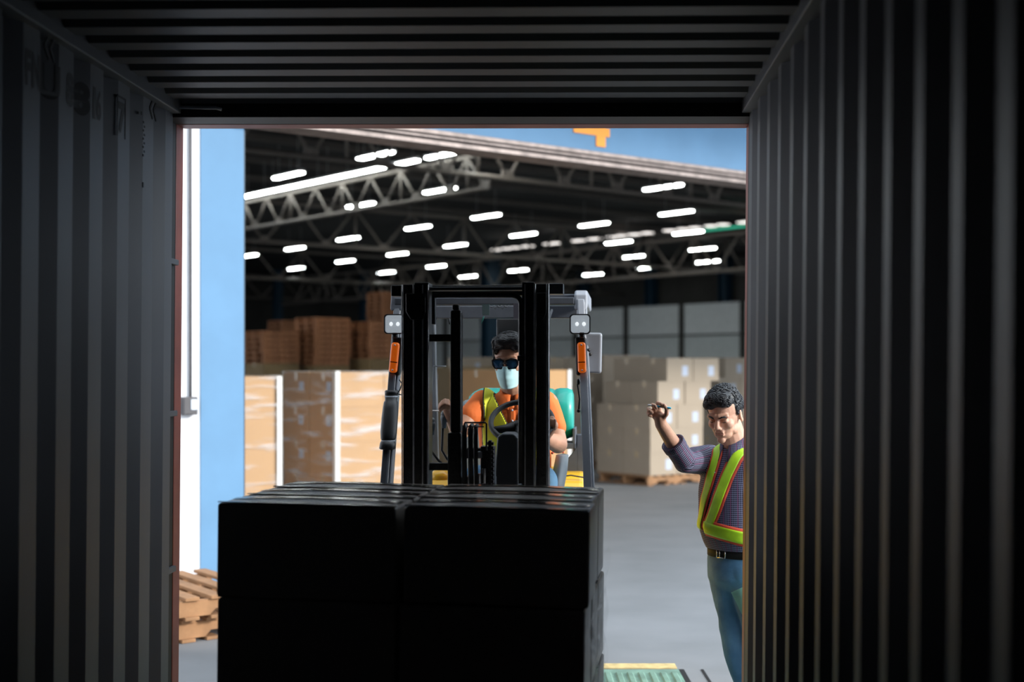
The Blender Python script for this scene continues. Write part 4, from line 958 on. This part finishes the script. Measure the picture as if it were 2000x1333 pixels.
finger(m, [q(1294, 819, 5.88), q(1302, 809, 5.865), q(1302, 799, 5.855), q(1297, 792, 5.848)], .0115, .0085)
# left hand holding the sheet
hl = V((1.165, 5.80, .79)); m.caps(wr_l, hl, .025, .028)
for k in range(4):
    b = hl+V((-.018+.004*k, -.005+.0*k, -.005-.017*k+.02)); finger(m, [b, b+V((-.03, -.012, -.006)), b+V((-.045, .012, -.006)), b+V((-.030, .030, -.004))])
finger(m, [hl+V((0, -.02, .025)), hl+V((-.03, -.03, .02)), hl+V((-.055, -.028, .012))], .011, .009)
body = m.blob('body', M['skin2'], SP, voxel=.0034, smooth=5, fn=head_sculpt(HM), mw=SI)
# facial details
R = HM.to_3x3(); P = lambda *a: HM @ V(a)
for s in (-1, 1):
    MB().tube([P(s*.019, -.0895, .0005), P(s*.027, -.0915, -.0015), P(s*.036, -.089, -.0015), P(s*.043, -.083, .001)], [.0006, .0016, .0016, .0006], 6).build('eyelid_line', M['eye'], SP, smooth=True, mw=SI)
    MB().tube([P(s*.012, -.101, .020), P(s*.026, -.0985, .0275), P(s*.040, -.089, .027), P(s*.052, -.076, .020)], [.002, .0042, .004, .001], 6).build('eyebrow', M['hairg'], SP, smooth=True, mw=SI)
MB().tube([P(-.024, -.089, -.0625), P(-.012, -.0965, -.0605), P(0, -.0985, -.0615), P(.012, -.0965, -.0605), P(.024, -.089, -.0625)], [.0005, .0014, .0016, .0014, .0005], 6).build('lips', M['lip'], SP, smooth=True, mw=SI)
hair_on(HM, 'hair', M['hairg'], SP, 'combed', SI, 1100, 5)
# shirt
m = MB().rings([(V((1.022, 6.105, .880)), .160, .124, r, f), (V((1.015, 6.10, .91)), .164, .134, r, f), (V((.995, 6.085, .99)), .168, .146, r, f), (V((1.0, 6.09, 1.12)), .176, .138, r, f),
                (V((1.01, 6.10, 1.22)), .180, .124, r, f), (V((1.01, 6.10, 1.285)), .165, .100, r, f), (V((1.008, 6.10, 1.325)), .11, .080, r, f), (V((1.006, 6.09, 1.350)), .066, .064, r, f)], 36)
mid = el_r.lerp(wr_r, .50)
limb(m, [sh_r+V((.02, -.02, -.01)), sh_r.lerp(el_r, .5)+V((0, 0, -.004)), el_r], [.072, .062, .052]); m.tube([el_r, el_r.lerp(wr_r, .25), mid-(mid-el_r).normalized()*.02, mid], [.051, .048, .048, .047], 20)
limb(m, [sh_l, sh_l.lerp(el_l, .5), el_l], [.072, .062, .052]); m.caps(el_l, el_l.lerp(wr_l, .5), .05, .046)
rf = random.Random(2); FW = [(V((rf.uniform(-1, 1), rf.uniform(-1, 1), rf.uniform(-1, 1))).normalized(), rf.uniform(35, 80), rf.uniform(0, 6)) for _ in range(6)]
def folds(p, amp=.0028):
    a = sum(math.sin(d.dot(p)*w+ph+1.5*math.sin(p.z*23+p.x*17)) for d, w, ph in FW)/6
    return p+V((a, -a, a*.4))*amp*1.6
shirt = m.blob('shirt', M['plaid'], SP, voxel=.007, smooth=6, fn=folds, mw=SI); ST = bvh_of(shirt)
def cloth_attr(o, fn):
    at = o.data.attributes.new('cloth', 'FLOAT_VECTOR', 'POINT')
    for i, v in enumerate(o.data.vertices): at.data[i].vector = fn(v.co)
def arm_uv(p, A, B, off=0):
    d = B-A; L_ = d.length; d = d/L_; s = (p-A).dot(d); q = p-A-d*s; a1 = d.cross(Z3).normalized(); a2 = d.cross(a1)
    return s/L_, q.length, (math.atan2(q.dot(a2), q.dot(a1))*.055, s+off, 0)
def shirt_uv(p):
    best = None
    for A, B, off in ((sh_r, el_r, 0), (el_r, wr_r, (el_r-sh_r).length), (sh_l, el_l, 0), (el_l, wr_l, .28)):
        t, dist, uv = arm_uv(p, A, B, off)
        if (.22 if off == 0 else 0) < t < 1.02 and dist < .085 and (best is None or dist < best[0]): best = (dist, uv)
    if best: return best[1]
    q = p-V((1.0, 6.09, 0)); return (math.atan2(q.dot(r), q.dot(f))*.155, p.z, 0)
cloth_attr(shirt, shirt_uv)
cd = (wr_r-el_r).normalized(); ca = cd.cross(Z3).normalized(); cb = cd.cross(ca)
MB().rings([(mid-cd*.035, .049, .049, ca, cb), (mid-cd*.03, .053, .053, ca, cb), (mid+cd*.002, .054, .054, ca, cb), (mid+cd*.004, .047, .047, ca, cb), (mid-cd*.02, .044, .044, ca, cb)], 24).build('cuff', M['plaid'], shirt, smooth=True)
cloth_attr(bpy.data.objects[shirt.children[-1].name], lambda p: arm_uv(p, el_r, wr_r)[2])
# collar
def collar(name, m_, parent, inv, N, fwd, rad, open_a, h, drop, tilt):
    side = fwd.cross(Z3); vs = []; n = 26
    for i in range(n+1):
        a = open_a+(2*math.pi-2*open_a)*i/n; d = fwd*math.cos(a)+side*math.sin(a)
        fr = max(0, math.cos(a)); e = drop*fr
        vs += [N+d*(rad-.006)+Z3*(h-e*1.3+tilt*math.cos(a)), N+d*(rad+.010+.016*fr)+Z3*(-.012-e*1.9+tilt*math.cos(a))]
    o = MB().add(vs, [(2*i, 2*i+1, 2*i+3, 2*i+2) for i in range(n)]).build(name, m_, parent, smooth=True, mw=inv); md = o.modifiers.new('s', 'SOLIDIFY'); md.thickness = .003; return o
co_ = collar('collar', M['plaid'], SP, SI, neck+V((0, 0, .005)), f, .070, math.radians(14), .046, .030, -.002)
cloth_attr(co_, lambda p: (math.atan2((p-neck).dot(r), (p-neck).dot(f))*.08, p.z*2, 0))
for px, py in ((1402, 893), (1398, 924), (1387, 956), (1375, 988)):
    h = hit(ST, px, py)
    if h: MB().ell(h+f*.002, (.005, .005, .005), None, 10, 6).build('shirt_button', M['label'], SP, smooth=True, mw=SI)
# reflective harness
def H_(px, py, Y=6.0):
    h = hit(ST, px, py); return h if h else ST.find_nearest(pix(px, py, Y))[0]
near = [H_(1449, 880), H_(1433, 905), H_(1417, 940), H_(1403, 978), H_(1392, 1010), H_(1383, 1036)]
top_n = ST.find_nearest(neck+V((.11, -.02, .02)))[0]; back_n = ST.find_nearest(neck+V((.16, .08, -.16)))[0]
near = [back_n, top_n]+near
far = [ST.find_nearest(neck+V((.02, .16, -.16)))[0], ST.find_nearest(neck+V((-.04, .07, .0)))[0], H_(1403, 886), H_(1395, 912), H_(1386, 942), H_(1377, 975), H_(1371, 1008), H_(1368, 1032)]
band = []
for k in range(13):
    a = math.radians(-18+k*17.5); d = f*math.cos(a)-r*math.sin(a)
    zc_ = .985-.045*math.sin(min(math.pi/2, max(0, (a+.3)*.7)))
    band.append(ST.find_nearest(V((1.0, 6.09, zc_))+d*.16)[0])
vt = None
for nm, pts, w in (('vest_strap', near, .070), ('vest_strap', far, .066), ('vest_waistband', band, .082)):
    v_ = ribbon(ST, pts, w, .0035, nm, M['redtrim'], SP, SI, sub=5)
    ribbon(ST, pts, w-.024, .0065, 'reflective_tape', M['limeg'], v_, Matrix.Identity(4), sub=5)
# jeans, belt, shoes
m = MB().rings([(V((1.03, 6.11, .865)), .152, .115, r, f), (V((1.03, 6.11, .80)), .165, .125, r, f), (V((1.03, 6.10, .74)), .16, .12, r, f), (V((1.03, 6.10, .70)), .13, .09, r, f)])
limb(m, [V((.995, 6.145, .78)), V((1.035, 6.12, .42)), V((1.11, 6.16, .12))], [.104, .074, .062]); limb(m, [V((1.07, 6.04, .78)), V((1.125, 5.99, .43)), V((1.155, 6.05, .12))], [.104, .074, .062])
def jf(p): return folds(p, .006)
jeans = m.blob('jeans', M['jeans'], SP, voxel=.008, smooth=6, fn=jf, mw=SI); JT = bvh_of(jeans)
pts = [hit(JT, *a) for a in ((1409, 1083), (1411, 1090), (1425, 1092), (1448, 1089))]
if all(pts): MB().tube([p+f*.001 for p in pts], .0022, 6).build('pocket_seam', M['label'], jeans, smooth=True)
MB().rings([(V((1.03, 6.11, .850)), .156, .119, r, f), (V((1.03, 6.11, .848)), .161, .125, r, f), (V((1.03, 6.11, .886)), .161, .126, r, f), (V((1.03, 6.11, .888)), .156, .12, r, f)], 40).build('belt', M['leather'], SP, smooth=True, mw=SI)
bc = V((1.03, 6.11, .868))+f*.128
m = MB()
for a, b in (((-.024, -.018), (.024, -.018)), ((.024, -.018), (.024, .018)), ((.024, .018), (-.024, .018)), ((-.024, .018), (-.024, -.018)), ((.008, -.018), (.008, .018))): m.tube([bc+r*a[0]+Z3*a[1], bc+r*b[0]+Z3*b[1]], .003, 6)
m.build('belt_buckle', M['chrome'], SP, smooth=True, mw=SI)
for c in (V((1.11, 6.16, 0)), V((1.155, 6.05, 0))):
    Rf = Matrix(((f.x, -f.y, 0), (f.y, f.x, 0), (0, 0, 1))); m = MB().ell(c+f*.06+V((0, 0, .045)), (.115, .046, .038), Rf).ell(c+V((0, 0, .07)), (.055, .045, .055), Rf).ell(c+f*.12+V((0, 0, .04)), (.06, .044, .034), Rf)
    def shoef(p): p.z = max(p.z, .012); return p
    m.blob('shoe', M['leather'], SP, voxel=.007, smooth=4, fn=shoef, mw=SI)
# pen and paper in the hands
t = thing('pen', 'light blue pen held up in the raised hand of the standing person', 'pen', pix(1289, 795, 5.855)); TI = Matrix.Translation(-t.location)
a, b = pix(1265, 791.5, 5.862), pix(1311, 798, 5.848)
MB().tube([a.lerp(b, .22), a.lerp(b, .62)], .0042, 12).build('barrel', M['pen'], t, smooth=True, mw=TI); MB().tube([a, a.lerp(b, .03), a.lerp(b, .24)], [.0012, .0036, .004], 12).build('tip_section', M['penw'], t, smooth=True, mw=TI)
MB().tube([a.lerp(b, .60), a.lerp(b, .97), b], [.0046, .0046, .0025], 12).build('cap', M['pen'], t, smooth=True, mw=TI)
p0 = pix(1428, 1158, 5.86); e1 = pix(1480, 1134, 5.80)-p0; e2 = pix(1463, 1228, 5.84)-p0; e1 *= 1.5
nrm = e1.cross(e2).normalized()*.0012
m = MB(); vs = []
for i in range(5):
    for j in range(5): vs.append(p0+e1*i/4+e2*j/4+nrm*(3*math.sin(i*.8)))
m.add(vs, [(i*5+j, i*5+j+1, (i+1)*5+j+1, (i+1)*5+j) for i in range(4) for j in range(4)])
o = m.build('paper_sheet', M['mint'], None, smooth=True); o.modifiers.new('s', 'SOLIDIFY').thickness = .0015
tag(o, 'mint green paper sheet held low beside the jeans at the doorway edge', 'paper')
# ---------------- driver
DB = V((.03, 1.12, 1.05)); FM = Matrix.Translation(FO) @ Matrix.Rotation(-FA, 4, 'Z')
DR = thing('person', 'seated forklift driver in orange polo, yellow vest, sunglasses and pale blue face mask', 'person', FM @ DB, -FA); DI = Matrix.Translation(-DB)
HC_ = F(995, 705, .98)
HD = Matrix.Translation(HC_) @ Matrix.Rotation(math.radians(-7), 4, 'Z') @ Matrix.Rotation(math.radians(13), 4, 'X') @ Matrix.Scale(.935, 4)
cx = F(1004, 780, 1.02).x; nk = F(1003, 764, 1.01)
shr, elr, wrr = F(938, 786, 1.02), F(897, 846, .90), F(880, 812, .78)
shl, ell_, wrl = F(1070, 788, 1.02), F(1090, 868, .90), F(1062, 856, .72)
m = MB(); head_shape(m, HD, .96); m.caps(HD @ V((0, .03, -.05)), nk, .055, .062)
m.rings([(V((cx, 1.16, 1.06)), .14, .10, X3, V((0, 1, 0))), (V((cx, 1.12, 1.25)), .15, .10, X3, V((0, 1, 0))), (V((cx, 1.05, 1.45)), .15, .09, X3, V((0, 1, 0))), (V((cx, 1.02, 1.54)), .08, .06, X3, V((0, 1, 0)))])
limb(m, [shr, elr, wrr], [.050, .042, .028]); limb(m, [shl, ell_, wrl], [.050, .044, .030])
for s in (-1, 1): limb(m, [V((cx+s*.09, 1.12, 1.13)), V((cx+s*.14, .74, 1.17)), V((cx+s*.14, .62, .72)), V((cx+s*.14, .60, .50))], [.075, .055, .045, .035])
# hand over the lever knob
m.caps(wrr, F(873, 796, .755), .026, .024); m.caps(F(877, 798, .755), F(870, 787, .745), .017, .013); m.caps(F(872, 797, .75), F(866, 788, .74), .015, .012)
for k, (px, py) in enumerate(((877, 784), (871, 783), (866, 786), (862, 791))):
    finger(m, [F(px, py+4, .75), F(px-2, py-1, .728), F(px-3.5, py+7, .712), F(px-2, py+15-k, .722)], .0092, .007)
finger(m, [F(880, 806, .75), F(882, 797, .735), F(878, 793, .715)], .011, .009)
# hand on the steering wheel
gp_ = sw+tilt @ V((.137*math.cos(math.radians(-12)), .137*math.sin(math.radians(-12)), 0))
m.caps(wrl, gp_+V((.004, .045, .0)), .026, .024); m.caps(gp_+V((.0, .045, .005)), gp_+V((.0, .02, .028)), .022, .016)
for k in range(4):
    b = gp_+V((.014-.019*k*.8, .012+.010*k*.6, .020+.002*k)); finger(m, [b, b+V((0, -.028, .004)), b+V((0, -.034, -.022)), b+V((0, -.010, -.034))], .009, .007)
finger(m, [gp_+V((-.02, .045, .0)), gp_+V((-.035, .02, -.014)), gp_+V((-.04, -.008, -.014))], .011, .0085)
dbody = m.blob('body', M['skin'], DR, voxel=.0036, smooth=5, fn=head_sculpt(HD), mw=DI)
hair_on(HD, 'hair', M['hair'], DR, 'swept', DI, 800, 9)
R = HD.to_3x3(); P = lambda *a: HD @ V(a); HDi = HD.inverted()
for s in (-1, 1): MB().tube([P(s*.012, -.101, .024), P(s*.026, -.099, .031), P(s*.040, -.090, .030), P(s*.050, -.078, .024)], [.002, .0042, .004, .001], 6).build('eyebrow', M['hair'], DR, smooth=True, mw=DI)
# mask
m = MB(); vs = []; nu, nv = 22, 16
for j in range(nv+1):
    t = j/nv; z_ = -.008-.114*t
    for i in range(nu+1):
        s = i/nu*2-1; half = .064-.010*t-.014*max(0, t-.6)
        x_ = s*half; y_ = -.109-.010*math.sin(math.pi*min(1, t*1.15))+.075*abs(s)**2.2+.008*t*t; pl_ = .0016*math.sin(t*math.pi*7)*(1-abs(s))
        nb_ = -.012*math.exp(-(s/.25)**2)*(1-t)
        vs.append(P(x_, y_+pl_+nb_, z_+.006*math.exp(-(s/.3)**2)*(1-t)))
mk = MB().add(vs, [(j*(nu+1)+i, j*(nu+1)+i+1, (j+1)*(nu+1)+i+1, (j+1)*(nu+1)+i) for j in range(nv) for i in range(nu)]).build('face_mask', M['mask'], DR, smooth=True, mw=DI)
mk.modifiers.new('s', 'SOLIDIFY').thickness = .0016
for s in (-1, 1): MB().tube([P(s*.064, -.032, -.012), P(s*.078, -.0, .018), P(s*.084, .02, .02)], .0013, 5).tube([P(s*.052, -.02, -.108), P(s*.074, .0, -.05), P(s*.084, .02, -.02)], .0013, 5).build('mask_loop', M['mask'], mk, smooth=True)
# sunglasses
gl = thing('sunglasses', 'black sunglasses with dark blue lenses on the face of the driver', 'sunglasses', FM @ P(0, -.105, .006), -FA); GI = Matrix.Translation(-P(0, -.105, .006))
for s in (-1, 1):
    lensp = [(.006, .016), (.020, .020), (.050, .020), (.060, .014), (.058, -.004), (.048, -.017), (.020, -.018), (.009, -.008)]
    def LP_(x, z, e=1.0, dy=0):
        xx = .033+(x-.033)*e; zz = z*e; xx *= 1.07; zz *= 1.2; return P(s*xx, -.114+dy+.26*max(0, xx-.012)**1.15, .006+zz)
    n = len(lensp); m = MB(); m.add([LP_(x, z, 1.13, -.002) for x, z in lensp]+[LP_(x, z, .93, -.003) for x, z in lensp]+[LP_(x, z, 1.13, .003) for x, z in lensp]+[LP_(x, z, .93, .003) for x, z in lensp],
        [(k, (k+1) % n, n+(k+1) % n, n+k) for k in range(n)]+[(2*n+k, 3*n+k, 3*n+(k+1) % n, 2*n+(k+1) % n) for k in range(n)]+[(k, 2*n+k, 2*n+(k+1) % n, (k+1) % n) for k in range(n)])
    m.build('frame_rim', M['shade'], gl, mw=GI, bevel=.0006)
    m = MB(); m.add([LP_(x, z, .96) for x, z in lensp]+[LP_(.033, 0, 1, -.004)], [(k, (k+1) % n, n) for k in range(n)]); m.build('lens', M['blens'], gl, smooth=True, mw=GI)
    MB().tube([P(s*.066, -.094, .012), P(s*.078, -.05, .012), P(s*.084, .012, .008)], .0028, 8).build('temple_arm', M['shade'], gl, smooth=True, mw=GI)
MB().tube([P(-.010, -.115, .012), P(0, -.117, .014), P(.010, -.115, .012)], .0032, 8).build('bridge', M['shade'], gl, smooth=True, mw=GI)
# polo
Yv = V((0, 1, 0))
m = MB().rings([(V((cx, 1.17, 1.05)), .165, .115, X3, Yv), (V((cx, 1.15, 1.18)), .168, .128, X3, Yv), (V((cx, 1.10, 1.32)), .172, .128, X3, Yv), (V((cx, 1.05, 1.43)), .180, .118, X3, Yv), (V((cx, 1.02, 1.515)), .158, .094, X3, Yv), (V((cx, 1.01, 1.560)), .105, .076, X3, Yv), (nk+V((0, 0, .0)), .064, .062, X3, Yv)], 36)
e1_ = shr.lerp(elr, .45); e2_ = shl.lerp(ell_, .58)
limb(m, [shr+V((.015, 0, -.005)), e1_], [.064, .058]); limb(m, [shl+V((-.015, 0, -.005)), e2_], [.066, .060])
polo = m.blob('polo_shirt', M['orange'], DR, voxel=.0048, smooth=6, fn=lambda p: folds(p, .0022), mw=DI)
bm = bmesh.new(); bm.from_mesh(polo.data)
bmesh.ops.delete(bm, geom=[g for g in bm.faces if (lambda c: c.y < nk.y and c.z > 1.505 and abs(c.x-cx) < (c.z-1.505)*.65)(g.calc_center_median())], context='FACES'); bm.to_mesh(polo.data); bm.free()
collar('polo_collar', M['orange'], DR, DI, nk+V((0, -.004, -.004)), V((0, -1, 0)), .062, math.radians(10), .036, .034, -.006)
PT = bvh_of(polo)
pts = [PT.find_nearest(V((cx-.001, .9, z_)))[0] for z_ in (1.535, 1.50, 1.46, 1.42, 1.36)]
ribbon(PT, pts, .030, .002, 'placket', M['orange'], polo, Matrix.Identity(4), across=4, sub=3)
for z_ in (1.50, 1.45): MB().ell(PT.find_nearest(V((cx, .9, z_)))[0]+V((0, -.005, 0)), (.005, .003, .005), None, 10, 6).build('shirt_button', M['label'], polo, smooth=True)
def vest_in(c, g):
    x = c.x-cx
    if abs(x) > .138+g or c.z < 1.09-g: return False
    if c.z > 1.60: return False
    if c.y < 1.06 and abs(x) < .016+max(0, c.z-1.42)*.50-g: return False
    if (c-nk).length < .082-g: return False
    return True
ve = submesh(polo, lambda c, n_: vest_in(c, 0), .010, 'hi_vis_vest', M['lime'], DR, .002, DI)
submesh(polo, lambda c, n_: vest_in(c, .005) and not vest_in(c, -.002), .0085, 'vest_piping', M['darktrim'], ve, .003)
m = MB().rings([(V((cx, 1.17, 1.09)), .150, .112, X3, Yv), (V((cx, 1.13, 1.06)), .165, .13, X3, Yv), (V((cx, 1.10, 1.05)), .15, .12, X3, Yv)])
for s in (-1, 1): limb(m, [V((cx+s*.09, 1.12, 1.14)), V((cx+s*.145, .74, 1.185)), V((cx+s*.14, .62, .74)), V((cx+s*.14, .60, .52))], [.092, .075, .062, .058])
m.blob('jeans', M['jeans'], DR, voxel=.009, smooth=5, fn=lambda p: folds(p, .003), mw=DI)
for s in (-1, 1): MB().ell(V((cx+s*.14, .57, .455)), (.045, .12, .04)).build('shoe', M['leather'], DR, smooth=True, mw=DI)
